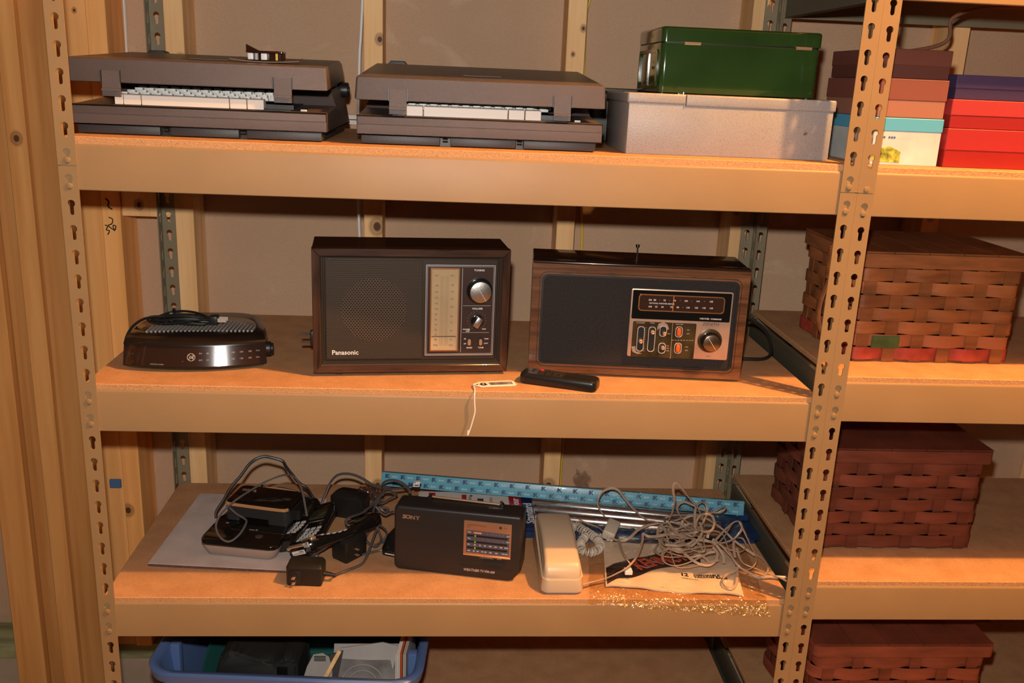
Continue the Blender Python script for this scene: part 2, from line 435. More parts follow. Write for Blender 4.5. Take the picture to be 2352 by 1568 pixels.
S1, S2, S3, S4 = 1.3392, 0.952, 0.5673, 0.182       # board tops
D = 0.4776                                          # rack depth
W = 1.2255                                          # rack width
PITCH = 0.0381
CABLES = {"arc":[[[0.1398,0.245,0.5994],[0.1405,0.25,0.6098],[0.1528,0.26,0.6293],[0.1659,0.27,0.6521],[0.1819,0.28,0.6703],[0.1965,0.29,0.6902],[0.2105,0.295,0.7011],[0.2258,0.3,0.7048],[0.2433,0.3,0.7018],[0.2609,0.3,0.6956],[0.2679,0.3,0.6836],[0.2779,0.3,0.6691],[0.2938,0.3,0.6481],[0.307,0.3,0.6384],[0.3172,0.3,0.622],[0.331,0.295,0.6013]]],"loopwire":[[[0.1754,0.21,0.637],[0.1907,0.2,0.6288],[0.2106,0.185,0.6247],[0.2144,0.17,0.6238],[0.2092,0.145,0.6166],[0.1973,0.13,0.6099],[0.1851,0.13,0.609],[0.1708,0.14,0.6158],[0.163,0.155,0.6279],[0.1675,0.17,0.6404],[0.1798,0.19,0.6507],[0.1952,0.21,0.6584],[0.2116,0.24,0.6602],[0.2294,0.26,0.6655],[0.2524,0.27,0.6733],[0.2724,0.265,0.6814],[0.2896,0.25,0.686],[0.3033,0.235,0.6795],[0.3142,0.21,0.6708],[0.3219,0.19,0.6523],[0.3274,0.175,0.638]]],"backwire":[[[0.2107,0.33,0.6282],[0.2294,0.33,0.6201],[0.2491,0.33,0.6229],[0.2735,0.32,0.6228],[0.296,0.32,0.6148],[0.3155,0.31,0.6072],[0.3303,0.3,0.5972]]],"greyloop":[[[0.3307,0.34,0.5843],[0.3388,0.35,0.6039],[0.3469,0.36,0.6215],[0.3599,0.36,0.6378],[0.3764,0.36,0.643],[0.3966,0.36,0.6403],[0.4173,0.355,0.6328],[0.436,0.35,0.6232],[0.4588,0.34,0.6221],[0.4741,0.33,0.6249]]],"ad1cord":[[[0.3893,0.0618,0.5793],[0.4008,0.0816,0.5733],[0.423,0.0993,0.5733],[0.4365,0.1105,0.5753],[0.4433,0.126,0.5823],[0.4493,0.1519,0.5923],[0.4546,0.179,0.6023],[0.4587,0.1906,0.6123],[0.4497,0.1862,0.6173],[0.432,0.1778,0.6173],[0.4082,0.1643,0.6123],[0.3898,0.1506,0.6073],[0.3768,0.1356,0.6023],[0.3665,0.126,0.5973],[0.3504,0.124,0.5873],[0.3364,0.1185,0.5793]]],"ad2cord":[[[0.4325,0.1892,0.5873],[0.4378,0.1865,0.5793],[0.4485,0.1807,0.5753],[0.46,0.1855,0.5753],[0.471,0.1979,0.5773],[0.4753,0.2044,0.5873],[0.4691,0.1992,0.6023],[0.4576,0.1943,0.6123],[0.4477,0.2104,0.5973],[0.4382,0.2207,0.5823],[0.4346,0.212,0.5753],[0.4385,0.1978,0.5733],[0.4556,0.1768,0.5733],[0.4642,0.1978,0.5773],[0.4594,0.2151,0.5873],[0.4575,0.1948,0.6073]]],"ad3cord":[[[0.4362,0.3157,0.5973],[0.4473,0.3015,0.6023],[0.4617,0.3018,0.6073],[0.4755,0.3103,0.6123],[0.4877,0.3169,0.6173],[0.4774,0.308,0.6273],[0.4631,0.3055,0.6273],[0.4519,0.2888,0.6223],[0.4427,0.2705,0.6173],[0.4339,0.2504,0.6173],[0.4235,0.2308,0.6173],[0.4103,0.209,0.6223],[0.4005,0.1975,0.6223],[0.3976,0.1925,0.6173],[0.4059,0.1859,0.6123],[0.4187,0.1923,0.6073],[0.4338,0.1938,0.6123],[0.4422,0.2145,0.6123],[0.4451,0.2413,0.6123],[0.4477,0.2626,0.6173],[0.456,0.2807,0.6223]]],"sidecord":[[[0.4583,0.1851,0.6123],[0.4656,0.1779,0.5973],[0.4765,0.1674,0.5823],[0.4912,0.1499,0.5713]],[[0.4327,0.1508,0.5713],[0.4486,0.1596,0.5713],[0.4665,0.1667,0.5713],[0.4835,0.1652,0.5713],[0.4903,0.1636,0.5713]],[[0.4486,0.2626,0.6173],[0.4577,0.2595,0.6073],[0.4686,0.2541,0.6023],[0.479,0.256,0.6073],[0.4856,0.25,0.6123]],[[0.4601,0.251,0.6173],[0.4672,0.2496,0.6123],[0.4754,0.2576,0.6123],[0.463,0.259,0.6173],[0.4533,0.2476,0.6073],[0.4457,0.2344,0.6023]]],"plugcord":[[[0.4546,0.31,0.6289],[0.4577,0.31,0.6411],[0.4643,0.305,0.6512],[0.4756,0.3,0.657],[0.4916,0.295,0.657],[0.5059,0.29,0.6509],[0.515,0.28,0.6437],[0.5161,0.275,0.6393]],[[0.4616,0.3,0.6337],[0.476,0.295,0.6397],[0.4966,0.29,0.644],[0.5124,0.285,0.6507],[0.5234,0.28,0.6583]]],"phonecord":[[[0.836,0.0344,0.5793],[0.8613,0.0485,0.5773],[0.8846,0.0566,0.5793],[0.904,0.06,0.5873],[0.9196,0.06,0.5973],[0.938,0.0806,0.6023],[0.9513,0.1049,0.6073],[0.9633,0.1364,0.6123],[0.968,0.1545,0.6173],[0.9755,0.1449,0.6173],[0.9967,0.1547,0.6123],[1.0124,0.1615,0.6123],[1.0285,0.1746,0.6073],[1.0418,0.1587,0.6123],[1.052,0.1381,0.6173]]],"filtercord":[[[0.9269,0.1856,0.5893],[0.9228,0.129,0.5973],[0.924,0.0864,0.6023],[0.929,0.0746,0.5973],[0.927,0.0718,0.5873]],[[0.9117,0.26,0.6004],[0.8999,0.26,0.6164],[0.8948,0.26,0.6306],[0.8988,0.265,0.6443],[0.9088,0.27,0.6537],[0.9249,0.27,0.6592],[0.9385,0.27,0.6531],[0.9495,0.27,0.639],[0.963,0.265,0.6236],[0.9798,0.26,0.6083],[0.9963,0.255,0.5966],[1.0136,0.25,0.5957],[1.0235,0.24,0.5901]],[[0.8589,0.2625,0.5923],[0.8777,0.2532,0.5873],[0.8973,0.24,0.5853],[0.9125,0.2029,0.5853],[0.9239,0.1854,0.5873],[0.936,0.1752,0.5923],[0.9491,0.1791,0.5973],[0.9689,0.2016,0.6023],[0.9898,0.2111,0.6073],[1.0119,0.2103,0.6123]]],"tangle":[[[1.0322,0.2157,0.6173],[1.0369,0.2117,0.6373],[1.0349,0.1988,0.6673],[1.0282,0.1911,0.6923],[1.0279,0.1879,0.7073],[1.0366,0.1902,0.7073],[1.0491,0.1916,0.6923],[1.065,0.1972,0.6723],[1.08,0.2002,0.6573],[1.0905,0.2049,0.6373],[1.0999,0.2052,0.6173]],[[1.1244,0.2358,0.6223],[1.0989,0.2355,0.6323],[1.0823,0.2456,0.6373],[1.0697,0.2558,0.6373],[1.0578,0.2511,0.6323],[1.0528,0.2323,0.6273],[1.0582,0.2103,0.6223],[1.0737,0.1891,0.6173],[1.0743,0.1682,0.6123],[1.0644,0.1626,0.6073]],[[1.0773,0.1834,0.6123],[1.0834,0.2168,0.6273],[1.0915,0.2375,0.6373],[1.1042,0.2449,0.6423],[1.109,0.2276,0.6423],[1.1076,0.2153,0.6323],[1.0911,0.1874,0.6223],[1.0715,0.1661,0.6173]],[[1.112,0.174,0.6323],[1.1113,0.1934,0.6373],[1.1011,0.2031,0.6373],[1.085,0.1908,0.6373],[1.078,0.1812,0.6273],[1.0796,0.1642,0.6223],[1.0898,0.155,0.6223],[1.1019,0.1549,0.6273],[1.1101,0.1681,0.6353]],[[1.1048,0.2132,0.6273],[1.119,0.2196,0.6323],[1.1339,0.2281,0.6373],[1.1485,0.2367,0.6373],[1.1459,0.2243,0.6373],[1.134,0.2199,0.6323],[1.1198,0.2277,0.6273]],[[1.1013,0.1296,0.6173],[1.1301,0.1592,0.6273],[1.1505,0.1707,0.6373],[1.1589,0.1631,0.6393],[1.1564,0.1463,0.6323],[1.1439,0.1413,0.6173],[1.1285,0.1358,0.6123],[1.1122,0.1394,0.6073],[1.0997,0.1577,0.6023]],[[1.158,0.1661,0.6393],[1.166,0.1507,0.6223],[1.1724,0.1313,0.6073],[1.1801,0.1161,0.5923],[1.1737,0.0973,0.5873],[1.1585,0.0838,0.5833],[1.1462,0.0837,0.5833],[1.1385,0.1003,0.5873],[1.1279,0.1099,0.5973],[1.1158,0.1268,0.6073],[1.1028,0.1464,0.6123]],[[1.093,0.1499,0.6123],[1.0968,0.159,0.6173],[1.1111,0.166,0.6193],[1.1237,0.152,0.6173],[1.1236,0.1249,0.6123],[1.1257,0.1043,0.6023],[1.1339,0.0863,0.5913],[1.1431,0.0801,0.5853],[1.159,0.0776,0.5773],[1.1714,0.0714,0.5733],[1.195,0.0742,0.5733],[1.226,0.0726,0.5733]],[[1.1827,0.1394,0.5873],[1.199,0.1257,0.5793],[1.2016,0.1051,0.5753],[1.193,0.0847,0.5753],[1.1818,0.072,0.5753]],[[1.0544,0.1644,0.6023],[1.0221,0.1476,0.5973],[0.9973,0.1116,0.5973],[1.0006,0.1166,0.6023],[1.0187,0.1202,0.6053],[1.035,0.1136,0.6023],[1.0484,0.095,0.5973],[1.0633,0.0836,0.5933],[1.0809,0.084,0.5913],[1.0948,0.0922,0.5973],[1.1015,0.1091,0.6033],[1.0969,0.123,0.6073]],[[0.9974,0.1103,0.5923],[1.0004,0.0951,0.5893],[1.0153,0.0844,0.5893],[1.0364,0.0868,0.5923],[1.0589,0.0952,0.5973],[1.0826,0.1072,0.6023],[1.0956,0.1053,0.6073]],[[1.0008,0.173,0.5973],[1.0083,0.2015,0.6023],[1.0182,0.2153,0.6073],[1.0359,0.2137,0.6123],[1.0545,0.1984,0.6123],[1.0706,0.1739,0.6093],[1.086,0.1555,0.6073],[1.1032,0.1337,0.6093]],[[1.0085,0.1919,0.5973],[1.0086,0.151,0.5973],[1.0221,0.1476,0.5973],[1.0387,0.1586,0.6013],[1.0557,0.17,0.6033],[1.0724,0.1516,0.6073],[1.0945,0.1409,0.6093]],[[1.0389,0.1281,0.5973],[1.0639,0.13,0.6013],[1.0837,0.1263,0.6073],[1.1011,0.1238,0.6123],[1.1205,0.1409,0.6173],[1.1496,0.1826,0.6273]],[[1.112,0.0947,0.5893],[1.1137,0.1097,0.5973],[1.1079,0.1233,0.6053],[1.099,0.139,0.6123]],[[1.1368,0.0903,0.5833],[1.1291,0.0637,0.5813],[1.1181,0.0349,0.5793],[1.1043,0.0223,0.5783],[1.0956,0.0332,0.5783],[1.0979,0.0506,0.5793],[1.1101,0.0668,0.5813],[1.1284,0.0768,0.5833],[1.1407,0.0901,0.5873]],[[1.1399,0.1175,0.5893],[1.1436,0.1421,0.5973],[1.1513,0.1641,0.6033],[1.1688,0.1701,0.6013],[1.1706,0.1499,0.5953],[1.1562,0.1317,0.5933],[1.1385,0.1277,0.5973],[1.1215,0.1326,0.6023]],[[1.0121,0.1995,0.6173],[1.0162,0.1747,0.6123],[1.0163,0.14,0.6033],[1.0149,0.1084,0.5973],[1.0168,0.0868,0.5893],[1.0265,0.0856,0.5843],[1.0448,0.0893,0.5833],[1.0669,0.0944,0.5853],[1.0856,0.0996,0.5873],[1.1037,0.103,0.5913]],[[1.0292,0.2335,0.6123],[1.0443,0.236,0.6173],[1.064,0.2264,0.6223],[1.0909,0.2169,0.6273],[1.1069,0.1935,0.6273],[1.1269,0.165,0.6223],[1.1441,0.1565,0.6073],[1.1667,0.1481,0.5923],[1.1843,0.1324,0.5853]],[[1.0103,0.1938,0.6023],[1.0239,0.2076,0.6073],[1.0377,0.1885,0.6093],[1.0401,0.166,0.6053],[1.046,0.1441,0.6013],[1.0634,0.1266,0.5973],[1.0801,0.1177,0.6023],[1.083,0.146,0.6123]],[[1.0277,0.2037,0.6173],[1.0415,0.1734,0.6093],[1.0614,0.1513,0.6093],[1.0753,0.1336,0.6033],[1.0795,0.1269,0.5973]],[[1.0044,0.173,0.5973],[1.0036,0.1438,0.5953],[1.0113,0.1297,0.5933],[1.0293,0.1158,0.5933],[1.0523,0.1092,0.5933],[1.0721,0.1057,0.5973],[1.0821,0.0889,0.5933]],[[1.0379,0.1698,0.5993],[1.0363,0.1809,0.6053],[1.0459,0.1588,0.6013],[1.0586,0.1371,0.6013],[1.0841,0.1588,0.6173],[1.0864,0.1852,0.6273]],[[1.1489,0.1386,0.5973],[1.1488,0.1176,0.5893],[1.1542,0.1041,0.5833],[1.1766,0.0945,0.5773],[1.1961,0.0781,0.5753],[1.211,0.07,0.5743],[1.2211,0.0588,0.5733]],[[1.0096,0.18,0.5896],[1.0182,0.1775,0.6026],[1.0439,0.1798,0.6107],[1.0788,0.1983,0.6037],[1.1035,0.2135,0.5904],[1.0994,0.198,0.5875],[1.0679,0.1559,0.5986],[1.03,0.1236,0.6098],[1.0071,0.1317,0.607]],[[1.0472,0.1973,0.5811],[1.0376,0.2257,0.5783],[1.039,0.2407,0.5783],[1.0471,0.2209,0.5883],[1.0626,0.1941,0.5942],[1.0827,0.1884,0.5851],[1.0911,0.1816,0.5783],[1.0831,0.1745,0.5783],[1.0628,0.1712,0.5846]],[[1.0474,0.2313,0.6073],[1.0802,0.2439,0.611],[1.1162,0.2631,0.6004],[1.133,0.2625,0.5888],[1.1165,0.2253,0.5908],[1.0771,0.1735,0.6039],[1.0401,0.1504,0.6116],[1.024,0.1773,0.6042],[1.0329,0.2318,0.5911]],[[1.0309,0.1784,0.5867],[1.0249,0.2005,0.5783],[1.0218,0.2146,0.5783],[1.0272,0.229,0.5787],[1.0328,0.2149,0.5908],[1.0456,0.2155,0.5896],[1.0587,0.226,0.5783],[1.057,0.2104,0.5783],[1.0476,0.1978,0.5783]],[[1.0181,0.1698,0.5914],[1.0247,0.1669,0.604],[1.0413,0.1586,0.613],[1.0641,0.1623,0.6071],[1.0799,0.1674,0.5937],[1.0752,0.1517,0.5897],[1.0508,0.1174,0.6001],[1.0234,0.0954,0.6119],[1.0098,0.1126,0.6102]],[[1.0264,0.1682,0.6012],[1.0616,0.1811,0.5972],[1.0896,0.1925,0.5838],[1.0902,0.1763,0.5783],[1.0618,0.1349,0.5867],[1.0223,0.0985,0.5994],[0.9949,0.1021,0.5999],[0.9911,0.145,0.5876],[1.0085,0.19,0.5783]],[[1.0738,0.2172,0.5966],[1.0823,0.2166,0.5834],[1.075,0.2098,0.5811],[1.0545,0.1967,0.5926],[1.0356,0.2003,0.6034],[1.0312,0.2363,0.6],[1.0422,0.2835,0.5866],[1.0583,0.2976,0.5801],[1.0685,0.2616,0.5886]],[[1.0584,0.2153,0.6002],[1.0627,0.2248,0.6107],[1.0732,0.2212,0.6224],[1.0902,0.2244,0.6206],[1.105,0.2299,0.6075],[1.1043,0.2149,0.5997],[1.0849,0.1753,0.6069],[1.0601,0.1407,0.6201],[1.047,0.1463,0.6227]],[[1.0405,0.1277,0.5999],[1.0269,0.139,0.6005],[1.0209,0.1873,0.5883],[1.0203,0.233,0.5785],[1.0221,0.2387,0.5836],[1.0274,0.2085,0.597],[1.0386,0.1777,0.602],[1.0529,0.1685,0.5922],[1.0596,0.1698,0.58]],[[1.091,0.1876,0.6128],[1.0749,0.1654,0.6172],[1.0634,0.1776,0.6071],[1.0565,0.2031,0.5951],[1.0525,0.2119,0.5963],[1.054,0.2015,0.6092],[1.0658,0.1964,0.6176],[1.0864,0.2122,0.6109],[1.1033,0.2309,0.5976]],[[1.0635,0.1399,0.6124],[1.0508,0.1354,0.6068],[1.0441,0.1615,0.5934],[1.0406,0.1867,0.5889],[1.0405,0.1926,0.599],[1.0481,0.1911,0.611],[1.0651,0.2012,0.6098],[1.0832,0.2162,0.597],[1.0878,0.2092,0.5886]]],"yellow":[[[0.8647,0.585,1.6447],[0.8614,0.585,1.6108],[0.8565,0.585,1.5594],[0.8632,0.585,1.347],[0.8707,0.585,1.1791],[0.8766,0.585,1.0825],[0.8682,0.585,0.8079],[0.8602,0.585,0.569],[0.8625,0.585,0.49]]]}

# ================================================================ the setting
fx0, fx1, fy0, fy1 = -1.6, 2.6, -2.6, 0.59
bm = bm_new(); box(bm, fx0, fx1, fy0, fy1 + .2, -.06, 0)
struct(obj('floor', bm, M_CONC), 'grey brown concrete basement floor')
bm = bm_new(); box(bm, fx0, fx1, fy0, fy1 + .2, 2.92, 2.96)
struct(obj('ceiling', bm, mat('bare_ceiling_boards', (.45, .30, .17), .8, vary=(8, .2, (1, .1, 1)))), 'bare wooden basement ceiling')
wall = bpy.data.objects.new('wall_back', None); COL.objects.link(wall)
struct(wall, 'unfinished back wall with brown drywall behind bare wooden studs')
pbox('drywall_sheet', wall, M_DRY, fx0, fx1, .59, .602, 1.361, 2.92)
pbox('drywall_sheet', wall, M_DRY, fx0, fx1, .59, .602, .06, 1.341)
bm = bm_new()
box(bm, fx0, fx1, .588, .602, 1.352, 1.3605); box(bm, fx0, fx1, .588, .602, 1.3415, 1.350)
obj('drywall_edge', bm, M_WHITEEDGE, wall, 'white paper edges where two drywall sheets meet')
pbox('foundation_curb', wall, M_CONC, fx0, fx1, .505, .602, 0, .103)
pbox('sill_plate', wall, M_SILL, fx0, fx1, .5, .589, .103, .143, .002, 'greenish treated timber plate under the studs')
def stud(x0, x1, y0, knots, tint=1., warm=1., z1=2.92, y1=.589, z0=.144):
    cx = (x0 + x1) / 2
    bm = bm_new()
    box(bm, x0 - cx, x1 - cx, y0, y1, z0, z1, .0015, 1)
    m = pine('pine_stud', [(kx, y0, kz, r) for kx, kz, r in knots], tint, warm)
    o = obj('stud', bm, m, wall)
    o.location.x = cx
    return o
stud(.0205, .0575, .50, [(.010, 1.455, .0075)])
stud(.4055, .4435, .50, [(.013, 1.512, .006), (.008, 1.14, .010), (.010, .552, .008)])
stud(.809, .847, .50, [(.013, 1.55, .004), (-.005, 1.50, .003), (-.006, .556, .010)])
stud(1.182, 1.218, .50, [(-.008, 1.2, .006)], .8)
stud(-.1225, -.0855, .49, [(.012, .74, .007), (-.012, .49, .008)], 1.05, 1.28)
stud(-.166, -.1245, .496, [(.0, 1.54, .003)], .95, 1.25)
stud(-.36, -.30, .42, [], .72, 1.35, y1=.50, z0=0)
stud(-.262, -.225, .42, [(0, 1.3, .007)], .74, 1.3, y1=.4395, z0=0)
stud(1.60, 1.638, .50, [(0, 1.2, .006)])
stud(2.0, 2.038, .50, [(0, 1.0, .006)])
pbox('blocking', wall, pine('pine_blocking', [(-.05, .5, 1.17, .006)]), -.0845, .0195, .50, .588, 1.1460, 1.196, .001, 'short horizontal timber block between two studs')
bm = bm_new(); box(bm, -.298, -.16, .44, .455, 0, 2.92)
obj('sheathing_panel', bm, pine('plywood_panel', [], .55, 1.35), wall)
bm = bm_new(); box(bm, -.152, -.1275, .4895, .4955, .5435, .5635, .001, 1)
obj('blue_tape', bm, mat('blue_masking_tape', S(70, 105, 150), .6), wall, 'strip of blue masking tape on a stud')
M_INK = mat('black_marker_ink', (.01, .008, .006), .6)
bm = bm_new()
def yy(p): return [(x, .4893, z) for x, z in p]
tube(bm, yy([(-.112, 1.182), (-.106, 1.175), (-.108, 1.166), (-.100, 1.160)]), .0013, 5)
tube(bm, yy([(-.1085, 1.144), (-.101, 1.140), (-.103, 1.131), (-.1105, 1.127), (-.104, 1.121), (-.098, 1.118), (-.0955, 1.126), (-.101, 1.127), (-.0985, 1.116)]), .0011, 5)
tube(bm, yy([(-.117, 1.128), (-.112, 1.125), (-.115, 1.118), (-.109, 1.116), (-.113, 1.108)]), .0011, 5)
obj('marker_scribble', bm, M_INK, wall, 'black marker handwriting on the stud')

M_WCAB = mat('white_cable_jacket', (.75, .72, .68), .5)
def wire(name, pts, r, m, label, flat=None, k=5):
    bm = bm_new(); tube(bm, pts, r, 7, k, flat=flat)
    return tag(obj(name, bm, m), label, 'cable')
wire('electrical_cable', [(-.088, .5835, 1.9), (-.0915, .5835, 1.568), (-.0945, .5835, 1.45), (-.102, .583, 1.35), (-.11, .583, 1.2)], .0035, mat('grey_cable_jacket', (.60, .55, .50), .5), 'thin off-white cable, the left of two running down beside the left stud', flat=(.0035, .0025))
wire('electrical_cable', [(-.075, .5835, 1.9), (-.0792, .5835, 1.568), (-.0812, .5835, 1.45), (-.088, .5835, 1.30), (-.100, .5835, 1.08), (-.1035, .5835, .94), (-.106, .5835, .70), (-.106, .5835, .4)], .0042, M_WCAB, 'white cable running down the drywall left of the rear left post', flat=(.0042, .0028))
wire('electrical_cable', [(.412, .4925, 1.75), (.4045, .4925, 1.585), (.4012, .4925, 1.52), (.3975, .493, 1.45), (.3950, .493, 1.2), (.3985, .493, 1.05), (.3985, .493, .8)], .0030, M_WCAB, 'white cable stapled along the left edge of the middle stud')
wire('yellow_cable', CABLES['yellow'][0], .0042, mat('yellow_cable_jacket', (.75, .52, .04), .5), 'yellow electrical cable hanging beside the stud right of centre', flat=(.0042, .003))

# ================================================================ steel racks
HC0 = 1.55 - .0055                 # height of the first keyhole centre
def keyhole_plate(bm, w0, w1, u0, zc_list, zlo, zhi, M, th=.002):
    """a strip from w0 to w1 (local x) and zlo..zhi with real keyholes centred at (u0, zc)"""
    r, s, dep = .0056, .0034, .0175
    a0 = math.asin(s / r)
    left = []                       # left boundary of hole, from bottom to top
    for i in range(4):
        a = -PI / 2 - (PI / 2) * i / 3
        left.append((s * math.cos(a), -dep + s + s * math.sin(a)))
    for i in range(7):
        a = (1.5 * PI - a0) - (PI - a0) * i / 6
        left.append((r * math.cos(a), r * math.sin(a)))
    t = bmesh.new()
    def quadpoly(pts):
        f = [t.verts.new((x, 0, z)) for x, z in pts]
        b = [t.verts.new((x, th, z)) for x, z in pts]
        t.faces.new(f); t.faces.new(b[::-1])
        return f, b
    zs = sorted(zc_list)
    bounds = [zlo] + [(a + b) / 2 for a, b in zip(zs, zs[1:])] + [zhi]
    for i, zc in enumerate(zs):
        lo, hi = bounds[i], bounds[i + 1]
        L = [(u0 + x, zc + z) for x, z in left]
        Rr = [(u0 - x, zc + z) for x, z in left]
        quadpoly([(w0, hi), (w0, lo), (u0, lo)] + L + [(u0, hi)])
        quadpoly([(u0, hi)] + Rr[::-1] + [(u0, lo), (w1, lo), (w1, hi)])
        for H in (L, Rr):
            for p, q in zip(H, H[1:]):
                v = [t.verts.new((p[0], 0, p[1])), t.verts.new((q[0], 0, q[1])), t.verts.new((q[0], th, q[1])), t.verts.new((p[0], th, p[1]))]
                t.faces.new(v)
    for xx in (w0, w1):
        v = [t.verts.new((xx, 0, zlo)), t.verts.new((xx, 0, zhi)), t.verts.new((xx, th, zhi)), t.verts.new((xx, th, zlo))]
        t.faces.new(v)
    bmesh.ops.remove_doubles(t, verts=list(t.verts), dist=1e-6)
    bmesh.ops.recalc_face_normals(t, faces=list(t.faces))
    add_mesh(bm, t, M)
FW = .0275
def post(name, parent, m, x, y, sx, sy, off=0.0, split=1.296, label=None):
    """angle post: face plate along x from the corner (x,y) in direction sx, flange along y in direction sy"""
    bm = bm_new()
    for zlo, zhi in ((0, split - .0006), (split + .0006, 1.86)):
        zc = [HC0 + off - n * PITCH for n in range(-9, 50)]
        zc = [z for z in zc if zlo + .019 < z < zhi - .008]
        A = Matrix.Translation((x, y, 0)) @ Matrix.Diagonal((sx, sy, 1, 1))
        keyhole_plate(bm, 0, FW, .0145, zc, zlo, zhi, A)
        B = Matrix.Translation((x, y, 0)) @ Matrix.Diagonal((sx, sy, 1, 1)) @ Matrix(((0, 1, 0, 0), (1, 0, 0, 0), (0, 0, 1, 0), (0, 0, 0, 1)))
        keyhole_plate(bm, .002, FW, .0145, zc, zlo, zhi, B)
    o = obj(name, bm, m, parent, label, ang=25, recalc=False)
    o.data.polygons.foreach_set('use_smooth', [False] * len(o.data.polygons))
    return o
def front_beam(parent, x0, x1, zb, zt, y, sgn=1, m=M_TAN, rivx=()):
    prof = [(0, zb + .001), (.001, zb), (.012, zb), (.012, zb + .002), (.003, zb + .002), (.003, zt - .004), (.030, zt - .004), (.030, zt - .002)]
    prof += [(.004, zt - .0005), (.002, zt - .0009), (.0007, zt - .0024), (0, zt - .0045)]
    bm = bm_new(); prism(bm, [(y + sgn * a, b) for a, b in prof], x0, x1, 'x')
    b = obj('beam', bm, m, parent)
    for rx in rivx:
        for n in rivx[rx]:
            zc = n - .0112
            bm = bm_new()
            cyl(bm, (rx, y + sgn * .0005, zc), (rx, y - sgn * .0042, zc), .0047, n=16, bev=.0008)
            obj('rivet', bm, m, b)
    return b
BE = [(1.6405, 1.7095), (1.26003, 1.32894), (.87227, .94333), (.49228, .5587), (.107, .177)]   # beam bottom and top, our bay
rack = thing('storage_rack', 'tan steel boltless shelving rack with keyhole posts filling the picture', 'shelving')
pl = post('post', rack, M_TAN, 0, 0, 1, 1, split=1.296)
pr_ = post('post', rack, M_TAN, W, 0, -1, 1, split=1.296)
post('post', rack, M_TANREAR, 0, D, 1, -1, off=-.0065, split=1.9)
post('post', rack, M_TANREAR, W, D, -1, -1, off=-.0076, split=1.9)
def hz(n): return HC0 - n * PITCH
rows = [(-4, -3), (6, 7), (16, 17), (26, 27), (36, 37)]
for (zb, zt), (a, b) in zip(BE, rows):
    front_beam(rack, .003, W - .003, zb, zt, .0025, 1, M_TAN, {.0145: (hz(a), hz(b)), W - .0145: (hz(a), hz(b))})
    front_beam(rack, .003, W - .003, zb, zt, D - .0025, -1, M_TANREAR)
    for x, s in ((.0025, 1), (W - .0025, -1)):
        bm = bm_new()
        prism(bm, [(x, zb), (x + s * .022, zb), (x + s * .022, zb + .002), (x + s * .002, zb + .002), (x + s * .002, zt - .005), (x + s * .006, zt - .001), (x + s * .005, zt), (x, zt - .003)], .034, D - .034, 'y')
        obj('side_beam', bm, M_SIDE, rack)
def board(x0, x1, z, label, y0=.0045, y1=D - .006, dep=.0165, shave=.006):
    bm = bm_new(); box(bm, x0, x1, y0, y1, z - dep, z, .0012, 1)
    return tag(obj('shelf_board', bm, M_PB), label, 'board')
for z, nm in ((1.7186, 'topmost particle board shelf above the typewriters'), (S1, 'particle board shelf under the two typewriters'), (S2, 'particle board shelf carrying the two wooden radios'), (S3, 'particle board shelf under the phones and cords'), (S4, 'lowest particle board shelf, under the blue tub')):
    board(.006, W - .013, z, nm, y0=.0055, y1=(.585 if z > 1.6 else D - .006), dep=(.0122 if z == S1 else .0105))  # unseen topmost board stretched to the wall to stop bulb light leaking behind

# neighbouring bay on the right
X2 = W + .0008
rack2 = thing('storage_rack', 'neighbouring tan steel shelving bay at the right edge, its post against the first rack', 'shelving')
post('post', rack2, M_TAN, X2, .0012, 1, 1, off=-.003, split=1.2955)
post('post', rack2, M_TANREAR, X2, D, 1, -1, off=-.012, split=1.9)
X3 = X2 + 1.2255
post('post', rack2, M_TAN, X3, .0012, -1, 1)
post('post', rack2, M_TANREAR, X3, D, -1, -1)
BE2 = [(1.585, 1.655), (1.2590, 1.3285), (.910, .9805), (.5270, .5950), (.145, .215)]
rz2 = [(-3, -2), (6, 7), (15, 16), (25, 26), (35, 36)]
for (zb, zt), (a, b) in zip(BE2, rz2):
    front_beam(rack2, X2 + .003, X3 - .003, zb, zt, .0040, 1, M_TAN, {X2 + .0145: (hz(a) - .003, hz(b) - .003)})
    front_beam(rack2, X2 + .003, X3 - .003, zb, zt, D - .0025, -1, M_TANREAR)
    bm = bm_new()
    prism(bm, [(X2 + .0025, zb), (X2 + .022, zb), (X2 + .022, zb + .002), (X2 + .0045, zb + .002), (X2 + .0045, zt - .005), (X2 + .008, zt - .001), (X2 + .007, zt), (X2 + .0025, zt - .003)], .034, D - .034, 'y')
    obj('side_beam', bm, M_SIDE, rack2)
R1, R2, R3, R4 = 1.3371, .9892, .6037, .2237
for z, nm in ((1.664, 'particle board shelf above the game boxes in the right bay'), (R1, 'particle board shelf under the game boxes in the right bay'), (R2, 'particle board shelf under the upper woven basket'), (R3, 'particle board shelf under the middle dark basket'), (R4, 'particle board shelf under the lowest basket at bottom right')):
    board(X2 + .015, X3 - .015, z, nm, y0=.0075, y1=(.585 if z > 1.6 else D - .006), dep=.0105)  # uppermost board made deeper than the rack to keep bulb light off the wall

# ================================================================ top shelf
M_TW = speckle('brown_grey_textured_plastic', (.085, .064, .059), .36, 1300, .8)
M_TWD = speckle('dark_textured_plastic', (.035, .033, .033), .5, 700, .4)
M_BLK = mat('black_plastic', (.012, .011, .010), .42, bump=(500, .1))
M_BLKG = mat('glossy_black_plastic', (.008, .007, .006), .12, coat=.4)
M_KEY = mat('cream_key_plastic', (.72, .64, .56), .5)
M_KEYG = mat('pale_grey_key_plastic', (.62, .62, .60), .5)
M_CHROME = mat('chrome', (.75, .73, .70), .18, 1)
M_COPPERED = mat('brass_hardware', (.62, .38, .22), .35, .6)

